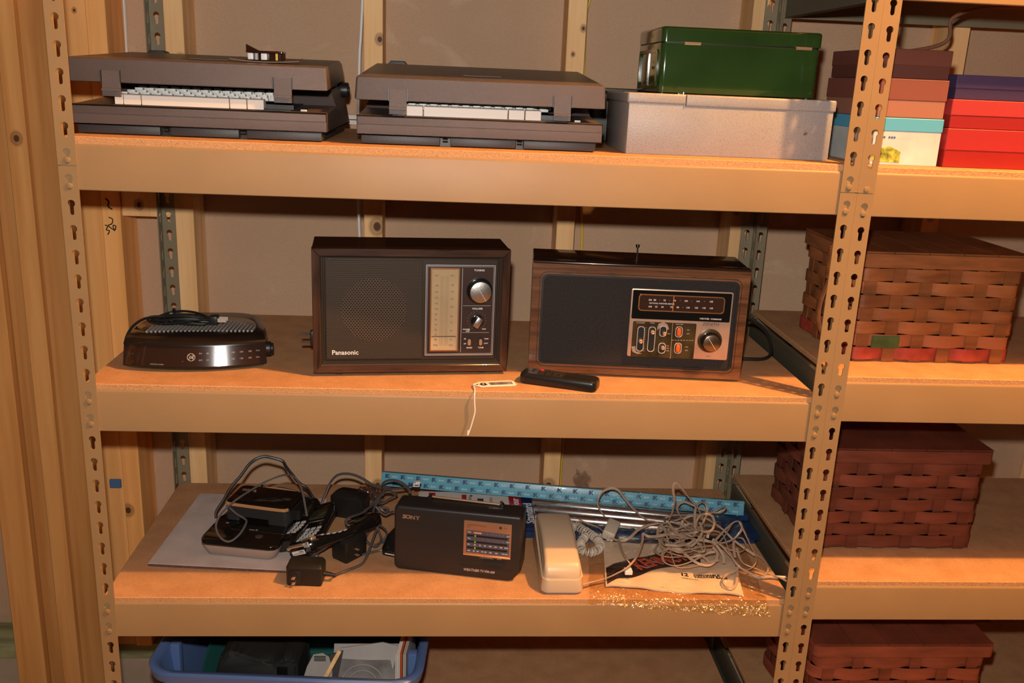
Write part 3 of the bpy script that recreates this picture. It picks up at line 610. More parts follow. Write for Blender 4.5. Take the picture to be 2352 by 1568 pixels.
def make_typewriter():
    t = thing('typewriter', 'brown portable electric typewriter with raised lid, second from left beside the metal boxes', 'typewriter', (.436, .055, S1), 0, 'portable typewriters on the top shelf')
    Wd, Dp = .386, .335
    # underside plinth in sections
    for a, b in ((.006, .130), (.146, .250), (.262, .378)):
        bm = bm_new(); box(bm, a, b, .006, Dp - .02, .0015, .0145, .0015)
        for q in (a + .028, a + .042) if b - a > .11 else ():
            box(bm, q, q + .0006, .0055, .0065, .003, .014)
        obj('plinth', bm, M_TWD, t)
    for x in (.138, .256):
        bm = bm_new(); cyl(bm, (x - .004, .012, .010), (x + .004, .012, .010), .003, n=12)
        obj('foot', bm, M_BLK, t)
    bm = bm_new(); box(bm, .01, Wd - .01, .02, Dp - .01, 0, .014)
    obj('base_pan', bm, M_BLK, t)
    def base(bm):
        side = [(.0005, .0150), (0, .0165), (0, .030), (.0006, .0305), (.0006, .0312), (0, .0317), (0, .0425), (.003, .0452), (.030, .0460), (.135, .052), (.150, .078), (.30, .084), (Dp, .078), (Dp, .018), (Dp - .003, .015)]
        prism(bm, side, 0, Wd, 'x')
        # taper of the sides towards the back
        for v in bm.verts:
            if v.co.z > .05: v.co.x += (.012 if v.co.x < Wd / 2 else -.012) * min(1, (v.co.z - .05) / .03)
        ed = [e for e in bm.edges if e.calc_length() > .01 and abs(e.verts[0].co.x - e.verts[1].co.x) < .02 and e.is_manifold and e.calc_face_angle(0) > .8]
        bmesh.ops.bevel(bm, geom=ed, offset=.0028, segments=2, affect='EDGES', profile=.5)
    piece('body', t, M_TW, base)
    bm = bm_new(); box(bm, .055, .330, .013, .135, .0450, .0466); box(bm, .055, .330, .038, .135, .0450, .0535)
    obj('keyboard_well', bm, M_BLK, t)
    # keys
    keys_front = [(.063, .0755), (.0765, .1020), (.1035, .2355), (.2370, .2620), (.2635, .2885)]
    kw = t
    for a, b in keys_front:
        bm = bm_new()
        prism(bm, [(.0105, .0462), (.0105, .0600), (.012, .0612), (.028, .0618), (.032, .048)], a, b, 'x', .0006, 1)
        obj('key', bm, M_KEY, t)
    kb = bm_new()
    prism(kb, rr(-.0082, .0082, -.0082, .0082, .002, 2), 0, .004, 'z')
    prism(kb, rr(-.0062, .0062, -.0058, .0066, .002, 2), .004, .0095, 'z')
    bmesh.ops.remove_doubles(kb, verts=list(kb.verts), dist=1e-6)
    kme = obj('key', kb, M_KEYG, t)
    kme.location = (.0665, .045, .0540); kme.rotation_euler.x = -.12
    for r in range(4):
        for i in range(14 if r else 13):
            if r == 0 and i == 0: continue
            k = kme.copy(); COL.objects.link(k)
            k.location = (.0665 + i * .0172 + r * .006 - (.006 if r == 3 else 0), .045 + r * .0185, .0540 + r * .0032)
    bm = bm_new(); box(bm, .3435, .353, .020, .0255, .0455, .0485, .0006)
    obj('switch', bm, M_KEY, t)
    # lid, hinged at its back edge
    lid = bm_new()
    LW = .392
    side = [(0, .0005), (.0005, 0), (.006, -.0005), (.24, .018), (.300, .021), (.318, .026), (.318, .038), (.296, .0555), (.262, .0575), (.012, .0362), (.002, .0350), (0, .0333)]
    prism(lid, side, -.003, -.003 + LW, 'x')
    for v in lid.verts:
        k = max(0, min(1, v.co.y / .30))
        v.co.x += (1 if v.co.x < LW / 2 else -1) * (.010 * k + (.0025 if v.co.z > .03 else 0))
    ed = [e for e in lid.edges if e.is_manifold and e.calc_face_angle(0) > 1.1]
    bmesh.ops.bevel(lid, geom=ed, offset=.0035, segments=3, affect='EDGES', profile=.5)
    for v in lid.verts: v.co.y -= .30; v.co.z -= .03
    lo = obj('lid', lid, M_TW, t)
    lo.location = (0, .30, .0980)
    for x in (.0635, .3205):
        bm = bm_new()
        prism(bm, [(-.0004, .0165), (-.0010, -.009), (-.0050, -.0095), (-.0050, -.0130), (-.0018, -.0132), (-.0016, -.0205), (.0035, -.0205), (.0035, .017)], x - .0135, x + .0135, 'x', .0004, 1)
        for v in bm.verts: v.co.y -= .30; v.co.z -= .03
        la = obj('latch', bm, M_TW, lo)
        for q in (-.0143, .0143): pbox('latch_slot', lo, M_BLK, x + q - .0007, x + q + .0007, -.0008 - .3, .001 - .3, -.0305, -.0125)
    bm = bm_new(); box(bm, .165, .225, .060 - .3, .0635 - .3, .0118, .0124, .0002, 1)
    obj('badge', bm, mat('dull_badge', (.20, .16, .15), .45), lo)
    bm = bm_new(); prism(bm, [(.020, .05), (.070, .05), (.058, .0635), (.034, .0635)], .0, .035, 'y', .002, 2)
    for v in bm.verts: v.co.z -= .03; v.co.y -= .012
    obj('carriage_cover', bm, M_TWD, lo)
    bm = bm_new(); cyl(bm, (Wd - .016, .285, .076), (Wd + .004, .285, .076), .0135, n=20, bev=.002)
    cyl(bm, (Wd + .0035, .285, .076), (Wd + .0055, .285, .076), .006, n=14)
    obj('platen_knob', bm, M_BLK, t)
    bm = bm_new(); prism(bm, rr(.265, .283, .013, .0265, .005, 4), Wd - .0185, Wd - .0125, 'x')
    for v in bm.verts: v.co.z -= .0; v.co.y -= .30
    obj('handle_slot', bm, M_BLK, lo)
    return t, lo
tw, lid = make_typewriter()
t2 = dup(tw)
t2.location = (.0030, .058, S1 + .0)
tag(t2, 'brown portable electric typewriter at far left with a ribbon cassette on its lid', 'typewriter')
for c in t2.children:
    if c.name.startswith('lid'): c.rotation_euler.x = -math.radians(2.0)

# ribbon cassette on a tan card, lying on the left typewriter's lid
M_CARD = mat('brown_card', (.30, .19, .11), .6, vary=(30, .15))
card = bm_new()
def card_fn(u, v):
    return (.2335 + .1085 * u + (.008 * v if u < .2 else 0), .105 + .04 * v, 1.4572 + .0045 * (2 * abs(u - .42)) ** 2 * (1 if u < .42 else .55) + .004 * v)
slab_sheet(card, card_fn, 14, 2, (0, 0, -.0009))
tag(obj('card_sheet', card, M_CARD), 'curled brown card lying on the left typewriter lid under the ribbon cassette', 'card')
rc = thing('ribbon_cassette', 'smoky brown typewriter ribbon cassette with white spools on the left typewriter', 'ribbon cassette', (.258, .112, 1.4588))
M_SMOKE = mat('smoky_brown_plastic', (.035, .010, .005), .12, coat=.5)
piece('case', rc, M_SMOKE, lambda b: (box(b, 0, .060, .0015, .030, 0, .0012), prism(b, rr(-.0005, .058, .0, .030, .003), .0115, .0150, 'z', .0006, 1), box(b, 0, .0575, .022, .0235, .001, .0118), box(b, .0225, .0565, .012, .0135, .001, .0118)))
piece('raised_flap', rc, M_SMOKE, lambda b: prism(b, [(0, .0145), (.0215, .0145), (0, .0245)], .002, .0032, 'y'))
M_WHITE = mat('white_plastic', (.75, .74, .72), .45)
for q, wd in ((.002, .0085), (.0225, .0095)):
    bm = bm_new(); box(bm, q, q + wd, .003, .012, .0012, .0112, .0008); obj('spool', bm, M_WHITE, rc)
bm = bm_new(); cyl(bm, (.0145, .009, .0012), (.0145, .009, .011), .0032); obj('roller', bm, mat('grey_roller', (.35, .34, .33), .4), rc)
bm = bm_new(); box(bm, .0455, .049, .0025, .004, .001, .0115, M=Matrix.Shear('XZ', 4, (.35, 0)) if False else None); obj('ribbon', bm, mat('yellow_ribbon', (.65, .42, .02), .5), rc)
bm = bm_new(); box(bm, .031, .046, .008, .02, .0150, .0158); obj('label_strip', bm, mat('red_print', (.45, .06, .02), .5), rc)

# black case behind, beige strongbox and green strongbox
bm = bm_new(); box(bm, 0, .16, 0, .115, 0, .092, .006, 3)
c = thing('black_case', 'dark case standing behind the right typewriter and the beige box', 'case', (.842, .335, S1))
obj('body', bm, mat('dark_olive_plastic', (.020, .020, .013), .5), c)
piece('lid', c, mat('dark_brown_plastic', (.05, .035, .022), .5), lambda b: box(b, -.002, .162, -.002, .117, .0925, .099, .0025, 2))

def hammered():
    t = NT('beige_hammered_enamel')
    f = t.noise(430, 3, rough=.6)
    g = t.noise(6, 3)
    c = t.ramp(g, [(.3, (.27, .25, .235)), (.7, (.33, .31, .295))])
    c = t.mix(t.ramp(f, [(.36, (.5, .5, .5)), (.47, (0, 0, 0))]), c, (.19, .155, .13))
    tc = t.n('ShaderNodeTexCoord')
    for (x, z, r) in ((.293, .042, .0055), (.305, .048, .003), (.212, .012, .002), (.012, .068, .002)):
        mp = t.n('ShaderNodeVectorMath', operation='DISTANCE')
        t.l(tc.outputs['Object'], mp.inputs[0]); mp.inputs[1].default_value = (x, 0, z)
        n2 = t.noise(400, 2)
        k = t.math('ADD', t.math('DIVIDE', mp.outputs['Value'], r), t.math('MULTIPLY', t.math('SUBTRACT', n2, .5), 1.6))
        c = t.mix(t.ramp(k, [(.35, (1, 1, 1)), (.75, (0, 0, 0))]), c, (.16, .055, .015))
    t.base(c)
    t.p(Roughness=.42, Specular_IOR_Level=.5)
    t.bump(f, .4, .0010)
    return t.m
M_HAM = hammered()
bb = thing('strongbox', 'beige hammered metal strongbox with a rust spot, under the green box', 'box', (.861, .062, S1 - .0002), 0)
piece('body', bb, M_HAM, lambda b: box(b, .002, .3360, .002, .21, 0, .082, .002, 2))
def blid(b):
    box(b, -.001, .094, 0, .212, .0795, .0955, .003, 3)
    box(b, .0925, .3385, 0, .212, .0770, .0955, .003, 3)
piece('lid', bb, M_HAM, blid)
piece('catch', bb, M_CHROME, lambda b: (box(b, .080, .086, .003, .012, .0952, .0972, .0008), cyl(b, (.089, .006, .0950), (.089, .006, .0990), .0020)))
piece('seam', bb, mat('dark_seam', (.05, .035, .025), .7), lambda b: box(b, .0928, .0936, -.0004, .01, .078, .0945))
M_GRN = mat('dark_green_enamel', (.022, .052, .010), .16, 0, .55, vary=(9, .2), coat=.5)
M_GRND = mat('dark_green_shaded_groove', (.004, .008, .002), .5)
gb = thing('strongbox', 'glossy dark green metal strongbox on top of the beige box', 'box', (.915, .098, S1 + .0953))
gw, gd, gh = .264, .19, .1035
piece('body', gb, M_GRN, lambda b: prism(b, rr(.0005, gw - .003, .0005, gd, .009, 6), .0015, .0785, 'z', .0015, 2, bev_all=False))
piece('groove', gb, M_GRND, lambda b: prism(b, rr(.0015, gw - .004, .0015, gd - .001, .009, 6), .0780, .0805, 'z'))
def glid(b):
    prism(b, rr(0, gw - .001, 0, gd, .009, 6), .0805, gh, 'z')
    ed = [e for e in b.edges if all(abs(v.co.z - gh) < 1e-6 for v in e.verts)]
    bmesh.ops.bevel(b, geom=ed, offset=.005, segments=4, affect='EDGES', profile=.5)
piece('lid', gb, M_GRN, glid)
for x in (.050, .232):
    bm = bm_new(); cyl(bm, (x - .013, -.0012, .0795), (x + .013, -.0012, .0795), .0017, n=10); box(bm, x - .013, x + .013, -.0016, .0004, .0765, .0800)
    obj('hinge', bm, M_COPPERED, gb)
def gside(b):
    o = [(y, z) for y, z in rr(.020, .172, .007, .069, .008)]
    i = [(y, z) for y, z in rr(.026, .166, .012, .064, .005)]
    ring(b, o, i, -.0016, .001, 'x')
    box(b, -.0012, .001, .092, .096, .012, .064)
    cyl(b, (-.0022, .055, .040), (.001, .055, .040), .0025, n=10)
piece('side_emboss', gb, M_GRN, gside)
for x, y in ((.010, .012), (gw - .014, .012), (.010, gd - .012), (gw - .014, gd - .012)):
    bm = bm_new(); cyl(bm, (x, y, -.0002), (x, y, .002), .005, n=10); obj('foot', bm, M_BLK, gb)

# ================================================================ middle shelf
# --- clock radio
M_GEB = mat('black_radio_plastic', (.012, .009, .007), .22, coat=.3)
M_LENS = mat('smoky_lens_plastic', (.028, .013, .008), .13, coat=.6)
ge = thing('clock_radio', 'low black clock radio with smoky front lens at left of the middle shelf', 'radio', (.1600, .0905, S2), math.radians(6.5))
def ge_outline(k=1.0, f=0.0, back=.145, n=22):
    """plan outline: bowed front, rounded back; x from -.115 to .115"""
    hw = .1165 * k
    pts = []
    for i in range(13):
        x = -hw + 2 * hw * i / 12
        pts.append((x, -.0205 * (1 - (x / hw) ** 2) + .002 + f))
    for i in range(1, n):
        a = PI * i / n
        ca, sa = math.cos(a), math.sin(a)
        x = hw * math.copysign(abs(ca) ** .45, ca)
        y = .002 + f + (back) * abs(sa) ** .8
        pts.append((x, y))
    return pts
GT = .345
def loft(bm, levels):
    rings = []
    for z, pts in levels:
        rings.append([bm.verts.new((x, y, z)) for x, y in pts])
    for A, B in zip(rings, rings[1:]):
        n = len(A)
        for j in range(n): bm.faces.new((A[j], A[(j + 1) % n], B[(j + 1) % n], B[j]))
    bm.faces.new(rings[0][::-1]); bm.faces.new(rings[-1])
piece('base', ge, M_GEB, lambda b: loft(b, [(.002, ge_outline(.90, .010)), (.0065, ge_outline(.955, .004)), (.0085, ge_outline(.965, .003)), (.0095, ge_outline(.98, .001))]), ang=40)
piece('body', ge, M_GEB, lambda b: loft(b, [(.0095, ge_outline(.965, .004)), (.043, ge_outline(.965, .0145))]), ang=40)
piece('front_lens', ge, M_LENS, lambda b: loft(b, [(.010, ge_outline(1, 0, .03)), (.0425, ge_outline(.99, GT * .0325, .03))]), ang=40)
piece('top_bezel', ge, M_GEB, lambda b: loft(b, [(.0425, ge_outline(.993, .0090)), (.0475, ge_outline(.985, .0105)), (.0530, ge_outline(.962, .019)), (.0560, ge_outline(.93, .025))]), ang=50)
for i in range(26):
    x = -.082 + i * .0069
    e = 1 - (x / .100) ** 2
    y0, y1 = .034, .034 + .072 * max(0.12, e) ** .7
    bm = bm_new(); box(bm, -.0016, .0016, 0, y1 - y0, -.0035, .0012)
    M = T3(x, y0, .0580, .02, 0, -.14)
    bm.transform(M)
    obj('grille_rib', bm, mat('grey_grille_rib', (.34, .33, .31), .4), ge)
piece('grille_dome', ge, M_GEB, lambda b: loft(b, [(.054, ge_outline(.86, .040, .10)), (.0572, ge_outline(.80, .048, .085))]), ang=50)
M_PRINT = mat('dim_white_print', (.30, .28, .26), .5)
def front_y(x): return -.0205 * (1 - (x / .1165) ** 2) + .002
def ge_print(b):
    def put(s, x, z, size, **kw):
        sl = math.atan2(2 * .0205 * x / .1165 ** 2, 1)
        text(b, s, size, T3(x, front_y(x) - .0004 + GT * (z - .010), z, PI / 2 - .33, 0, sl), **kw)
    for i, s in enumerate(['88', '92', '96', '100', '104', '108']): put(s, .022 + i * .0135, .031, .0040)
    for i, s in enumerate(['54', '60', '80', '100', '130', '160']): put(s, .022 + i * .0135, .0205, .0040)
    put('FM', .0105, .031, .0040); put('AM', .0105, .0205, .0040); put('MHz', .1025, .031, .0034); put('KHz', .1025, .0205, .0034)
    put('-', -.018, .0195, .006)
    for k in range(2): put('-', -.100, .0165 + k * .012, .005)
    put('SNOOZE ALARM', -.060, .0135, .0030)
piece('dial_print', ge, M_PRINT, ge_print)
def emblem(b):
    x = -.0045; sl = math.atan2(2 * .0205 * x / .1165 ** 2, 1)
    M = T3(x, front_y(x) - .0004 + GT * .0155, .0255, -.33, 0, sl)
    t = bmesh.new()
    pts = [(.0062 * math.cos(a * PI / 12), -.0002, .0062 * math.sin(a * PI / 12)) for a in range(24)]
    tube(t, pts, .00045, 5, 1, True, smooth=False)
    text(t, 'GE', .0062, T3(0, -.0002, -.0002, PI / 2, 0, 0), shear=.3, bold=.0001)
    for a in range(4):
        q = a * PI / 2 + .4
        tube(t, [(.0058 * math.cos(q), -.0002, .0058 * math.sin(q)), (.0046 * math.cos(q + .35), -.0002, .0046 * math.sin(q + .35)), (.0047 * math.cos(q + .8), -.0002, .0047 * math.sin(q + .8))], .0003, 4, 3)
    t.transform(M)
    add_mesh(b, t)
piece('emblem', ge, mat('emblem_silver', (.50, .46, .42), .4), emblem)
piece('tuning_dial', ge, M_BLK, lambda b: (cyl(b, (.108, .028, .028), (.1225, .028, .028), .0120, n=24, bev=.001), cyl(b, (.1225, .028, .028), (.1265, .028, .028), .0095, n=24, bev=.001)))
for x in (-.028, -.006, .012):
    bm = bm_new(); box(bm, x - .0075, x + .0075, .0065, .0140, .0478, .0512, .0008, M=T3(0, 0, 0)); obj('button', bm, M_BLKG, ge)
# folded mains cord tied on top
cord = bm_new()
def bend(cx, cy, cz, rx, ry, rz_, ph, n=12):
    return [(cx + rx * math.cos(2 * PI * i / n + ph), cy + ry * math.sin(2 * PI * i / n + ph), cz + rz_ * math.sin(4 * PI * i / n + ph)) for i in range(n)]
cx, cy, cz = .123, .158, S2 + .0665
for i in range(7):
    tube(cord, bend(cx + random.uniform(-.006, .008), cy + random.uniform(-.008, .008), cz + random.uniform(-.001, .010), .050 + random.uniform(-.008, .006), .013 + random.uniform(-.003, .005), .004, random.random() * 6), .0027, 6, 4, True, flat=(.0030, .0022))
tube(cord, bend(cx - .013, cy, cz + .005, .0045, .020, .0, 0, 10), .0026, 6, 4, True)
tube(cord, [(cx - .013, cy, cz + .014), (cx - .012, cy - .002, cz + .022), (cx - .016, cy + .003, cz + .018)], .002, 6)
tube(cord, [(cx - .03, cy + .004, cz + .004), (.078, .163, S2 + .070), (.055, .168, S2 + .066), (.038, .158, S2 + .055), (.029, .148, S2 + .038), (.028, .145, S2 + .022), (.034, .150, S2 + .014), (.046, .165, S2 + .012)], .0026, 6)
cr = obj('mains_cord', cord, M_BLK)
attach(cr, ge); cr['label'] = 'black mains cord folded and tied in a bundle on top'
piece('plug', cr, M_BLK, lambda b: (box(b, cx + .047, cx + .062, cy - .012, cy + .008, cz - .003, cz + .012, .002, 2),))
piece('prongs', cr, mat('nickel_prongs', (.72, .58, .48), .3, .3), lambda b: (box(b, cx + .062, cx + .077, cy - .009, cy - .0075, cz + .001, cz + .008, .0003, 1), box(b, cx + .062, cx + .077, cy + .003, cy + .0045, cz + .001, cz + .008, .0003, 1)))

# --- first wooden table radio
M_WAL1 = wood('dark_walnut_veneer', (.020, .009, .006), (.105, .044, .023), 55, 0, .28, .25)
M_WAL1V = wood('dark_walnut_veneer_upright', (.020, .009, .006), (.105, .044, .023), 55, 2, .28, .25)
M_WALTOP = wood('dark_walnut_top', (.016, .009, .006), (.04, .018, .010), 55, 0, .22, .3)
M_BROWN = mat('dark_brown_plastic_front', (.036, .023, .015), .35)
M_WPRINT = mat('white_print', (.72, .68, .62), .5)
PWd, PH, PD = .3286, .2125, .118
pa = thing('table_radio', 'walnut table radio with round speaker grille and tall tan tuning dial', 'radio', (.3611, .0635, S2), math.radians(5.9))
X = lambda u: u * PWd
Z = lambda v: .006 + PH * (1 - v)
z0 = .006
fr = .0125
def miter(b, pts, y0, y1): prism(b, pts, y0, y1, 'y', .0008, 1)
piece('frame_rail', pa, M_WAL1, lambda b: miter(b, [(0, z0 + PH), (PWd, z0 + PH), (PWd - fr, z0 + PH - fr), (fr, z0 + PH - fr)], 0, .02))
piece('frame_rail', pa, M_WAL1, lambda b: miter(b, [(0, z0), (fr, z0 + fr), (PWd - fr, z0 + fr), (PWd, z0)], 0, .02))
piece('frame_stile', pa, M_WAL1V, lambda b: miter(b, [(0, z0), (0, z0 + PH), (fr, z0 + PH - fr), (fr, z0 + fr)], 0, .02))
piece('frame_stile', pa, M_WAL1V, lambda b: miter(b, [(PWd, z0), (PWd - fr, z0 + fr), (PWd - fr, z0 + PH - fr), (PWd, z0 + PH)], 0, .02))
piece('cabinet', pa, M_WALTOP, lambda b: box(b, .0003, PWd - .0003, .020, PD, z0 + .0003, z0 + PH - .0003, .001, 1))
def bez(b):
    o = rr(fr, PWd - fr, z0 + fr, z0 + PH - fr, .001, 2)
    i = rr(.0215, PWd - .0215, z0 + .0215, z0 + PH - .0185, .003, 2)
    t = bmesh.new()
    A = [t.verts.new((x, .003, z)) for x, z in o]; B = [t.verts.new((x, .0105, z)) for x, z in i]
    for j in range(len(A)): t.faces.new((A[j], A[(j + 1) % len(A)], B[(j + 1) % len(A)], B[j]))
    bmesh.ops.recalc_face_normals(t, faces=list(t.faces))
    add_mesh(b, t)
    for k, (d, yy_) in enumerate(((.0035, .0035), (.0065, .0060))):
        ring(b, rr(fr + d - .0005, PWd - fr - d + .0005, z0 + fr + d - .0005, z0 + PH - fr - d + .0005, .001, 2), rr(fr + d + .0008, PWd - fr - d - .0008, z0 + fr + d + .0008, z0 + PH - fr - d - .0008, .001, 2), yy_, yy_ + .004)
piece('bezel', pa, M_BROWN, bez)
piece('front_panel', pa, M_BROWN, lambda b: prism(b, rr(.0205, PWd - .0205, z0 + .0205, z0 + PH - .0175, .003), .0072, .019, 'y', .0005, 1))
def grille_mat():
    t = NT('perforated_brown_grille')
    tc = t.n('ShaderNodeTexCoord')
    sx = t.n('ShaderNodeSeparateXYZ'); t.l(tc.outputs['Object'], sx.inputs[0])
    p = .0050
    x = t.math('DIVIDE', sx.outputs['X'], p); z = t.math('DIVIDE', sx.outputs['Z'], p * .62)
    row = t.math('FLOOR', z)
    half = t.math('MULTIPLY', t.math('MODULO', row, 2), .5)
    fx = t.math('SUBTRACT', t.math('FRACT', t.math('ADD', x, half)), .5)
    fz = t.math('SUBTRACT', t.math('FRACT', z), .5)
    d = t.math('SQRT', t.math('ADD', t.math('POWER', fx, 2), t.math('MULTIPLY', t.math('POWER', fz, 2), .55)))
    # round area of open holes
    dx = t.math('SUBTRACT', sx.outputs['X'], .307 * PWd); dz = t.math('SUBTRACT', sx.outputs['Z'], .006 + PH * .51)
    rad = t.math('SQRT', t.math('ADD', t.math('POWER', dx, 2), t.math('POWER', dz, 2)))
    inside = t.math('LESS_THAN', rad, .0545)
    hole = t.ramp(d, [(.24, (1, 1, 1)), (.36, (0, 0, 0))])
    dim = t.ramp(d, [(.18, (.55, .55, .55)), (.32, (0, 0, 0))])
    c0 = t.mix(dim, (.046, .032, .020), (.016, .011, .007))
    c1 = t.mix(hole, (.085, .056, .034), (.003, .002, .001))
    t.base(t.mix(inside, c0, c1))
    t.p(Roughness=.5, Specular_IOR_Level=.25)
    t.bump(d, .5, .001)
    return t.m
piece('speaker_grille', pa, grille_mat(), lambda b: prism(b, rr(X(.066), X(.552), z0 + .0225, z0 + PH - .0195, .002), .0060, .009, 'y', .0006, 1))
piece('brand_lettering', pa, M_WHITE, lambda b: ftext(b, 'Panasonic', .0112, X(.093), Z(.840), .0058, align='LEFT', bold=.0002))
M_SIL = mat('silver_trim', (.72, .72, .73), .3, .6)
M_BRN2 = mat('brown_control_panel', (.040, .020, .014), .35)
def pan(b): prism(b, rr(X(.566), X(.928), Z(.872), Z(.122), .001, 2), .0058, .010, 'y', .0004, 1)
cp = piece('control_panel', pa, M_BRN2, pan)
def sil(b):
    for d, wd in ((0, .0011), (.0024, .0006)):
        ring(b, rr(X(.568) + d, X(.925) - d, Z(.868) + d, Z(.125) - d, .001, 2), rr(X(.568) + d + wd, X(.925) - d - wd, Z(.868) + d + wd, Z(.125) - d - wd, .001, 2), .0050, .0065)
    box(b, X(.755) - .0004, X(.755) + .0004, .0052, .0065, Z(.842), Z(.152))
    box(b, X(.762), X(.906), .0052, .0065, Z(.4555) - .0003, Z(.4555) + .0003)
    box(b, X(.760), X(.902), .0052, .0065, Z(.678) - .0003, Z(.678) + .0003)
piece('silver_lines', pa, M_SIL, sil)
M_COPT = mat('copper_trim', (.50, .22, .08), .35, .8)
piece('dial_frame', pa, M_COPT, lambda b: ring(b, rr(X(.592), X(.741), Z(.832), Z(.150), .001, 2), rr(X(.5985), X(.7345), Z(.822), Z(.160), .0008, 2), .0035, .0080))
piece('dial_face', pa, mat('tan_dial_face', (.46, .345, .20), .25, vary=(12, .1), coat=.3), lambda b: box(b, X(.598), X(.735), .0052, .0080, Z(.822), Z(.160)))
def dialp(b):
    for s, v in zip(['FM', '108', '106', '104', '102', '100', '98', '96', '94', '92', '90', '88', 'MHz'], [380, 452, 497, 540, 582, 622, 662, 700, 738, 776, 812, 848, 890]):
        ftext(b, s, .0042, X(.623), Z((v - 190) / 895), .0051)
    for s, v in zip(['AM', '160', '140', '120', '100', '80', '70', '60', '53', 'kHz'], [380, 447, 496, 548, 607, 677, 722, 782, 848, 890]):
        ftext(b, s, .0042, X(.703), Z((v - 190) / 895), .0051)
    for u in (.6455, .6525, .6585, .670, .6765, .683): box(b, X(u) - .00012, X(u) + .00012, .0050, .0053, Z(.785), Z(.215))
piece('dial_scale', pa, mat('brown_dial_print', (.13, .075, .025), .6), dialp)
piece('dial_pointer', pa, mat('dark_pointer', (.06, .045, .03), .4), lambda b: box(b, X(.602), X(.728), .0046, .0050, Z(.712), Z(.706)))
def cptext(b):
    ftext(b, 'TUNING', .0046, X(.842), Z(.168), .0056, bold=.00012); ftext(b, 'VOLUME', .0046, X(.837), Z(.481), .0056, bold=.00012)
    ftext(b, 'POWER', .0036, X(.783), Z(.653), .0056, bold=.0001); ftext(b, 'OFF', .0036, X(.790), Z(.668), .0056, bold=.0001); ftext(b, 'MAX', .0030, X(.876), Z(.650), .0056, bold=.0001)
    ftext(b, 'BAND', .0036, X(.801), Z(.806), .0056, bold=.0001); ftext(b, 'TONE', .0036, X(.861), Z(.806), .0056, bold=.0001)
    for s, u, v in (('FM', .777, .732), ('AM', .777, .772), ('HIGH', .890, .732), ('LOW', .888, .770)): ftext(b, s, .0030, X(u), Z(v), .0056, bold=.0001)
    for k in range(17):
        a = math.radians(-60 + k * 300 / 16 + 0)
        px, pz = X(.836) + .0158 * math.sin(a - PI * .5 * 0 - math.radians(90)), Z(.578) + .0158 * math.cos(a - math.radians(90))
        box(b, px - .0003, px + .0003, .0055, .0060, pz - .0003, pz + .0003)
piece('panel_lettering', pa, M_WPRINT, cptext)
M_SPUN = mat('spun_aluminium', (.56, .53, .50), .32, 1, bump=(300, .12))
def knob(parent, x, z, y, r0, r1, h, metal=M_SPUN, flat=False):
    k = piece('knob', parent, M_BLKG, lambda b: (cyl(b, (x, y, z), (x, y - h * .55, z), r0, r0 * .97, n=36, bev=.0008),))
    piece('knob_cap', k, metal, lambda b: cyl(b, (x + .0008, y - h * .5, z - .0008), (x + .0008, y - h, z - .0008), r1, r1 * .97, n=36, bev=.0006))
    return k
k = knob(pa, X(.845), Z(.330), .0058, .0225, .0185, .014)
piece('knob_mark', k, M_WPRINT, lambda b: box(b, -.0003, .0003, -.0088, -.0080, -.0172, .0172, M=T3(X(.845) + .0008, 0, Z(.330) - .0008, 0, -.55, 0)))
k = piece('knob', pa, M_BLKG, lambda b: cyl(b, (X(.836), .0058, Z(.578)), (X(.836), -.001, Z(.578)), .0108, n=30, bev=.0008))
piece('knob_cap', k, M_SPUN, lambda b: box(b, -.0052, .0052, -.0125, -.001, -.0092, .0092, .0012, 2, M=T3(X(.836), 0, Z(.578), 0, .55, 0)))
for u in (.799, .859):
    sw = piece('switch', pa, M_BLK, lambda b: prism(b, rr(X(u) - .0042, X(u) + .0042, Z(.755) - .0082, Z(.755) + .0082, .0041), .0054, .008, 'y'))
    piece('switch_tab', sw, M_COPPERED, lambda b: prism(b, rr(X(u) - .0028, X(u) + .0028, Z(.755) - .0062, Z(.755) + .0048, .0026), .0025, .0056, 'y', .0005, 1))
for x in (.042, PWd - .042):
    for y in (.018, PD - .02):
        bm = bm_new(); prism(bm, [(x - .0065, .0062), (x - .005, 0), (x + .005, 0), (x + .0065, .0062)], y - .006, y + .006, 'y'); obj('foot', bm, M_BLK, pa)
pl_ = piece('mains_plug', pa, M_BLK, lambda b: box(b, -.007, .0, .048, .062, .040, .066, .0025, 2), 'black plug wedged behind the left side')
piece('prongs', pl_, M_CHROME, lambda b: (box(b, -.022, -.006, .053, .0545, .043, .0475), box(b, -.022, -.006, .053, .0545, .058, .0625)))

# --- second wooden table radio
M_WAL2 = wood('walnut_veneer', (.070, .026, .010), (.235, .095, .038), 70, 0, .33, .15)
M_WAL2V = wood('walnut_veneer_upright', (.070, .026, .010), (.235, .095, .038), 70, 0, .33, .15)
ZW, ZH, ZD = .3706, .1965, .125
zr = thing('table_radio', 'wide walnut radio with black cloth front and silver control panel', 'radio', (.7268, .1061, S2), math.radians(-4.3))
CR = [(180, 325), (2125, 432), (2030, 1388), (132, 1262)]
def uv(px, py):
    """invert the bilinear front-face map of the reference measurements"""
    u, v = .5, .5
    for _ in range(12):
        def f(u, v):
            return [(1 - v) * ((1 - u) * CR[0][i] + u * CR[1][i]) + v * ((1 - u) * CR[3][i] + u * CR[2][i]) for i in (0, 1)]
        a = f(u, v); d = 1e-4
        b = f(u + d, v); c = f(u, v + d)
        j = [[(b[0] - a[0]) / d, (c[0] - a[0]) / d], [(b[1] - a[1]) / d, (c[1] - a[1]) / d]]
        det = j[0][0] * j[1][1] - j[0][1] * j[1][0]
        ex, ey = px - a[0], py - a[1]
        u += (ex * j[1][1] - ey * j[0][1]) / det; v += (j[0][0] * ey - j[1][0] * ex) / det
    return u, v
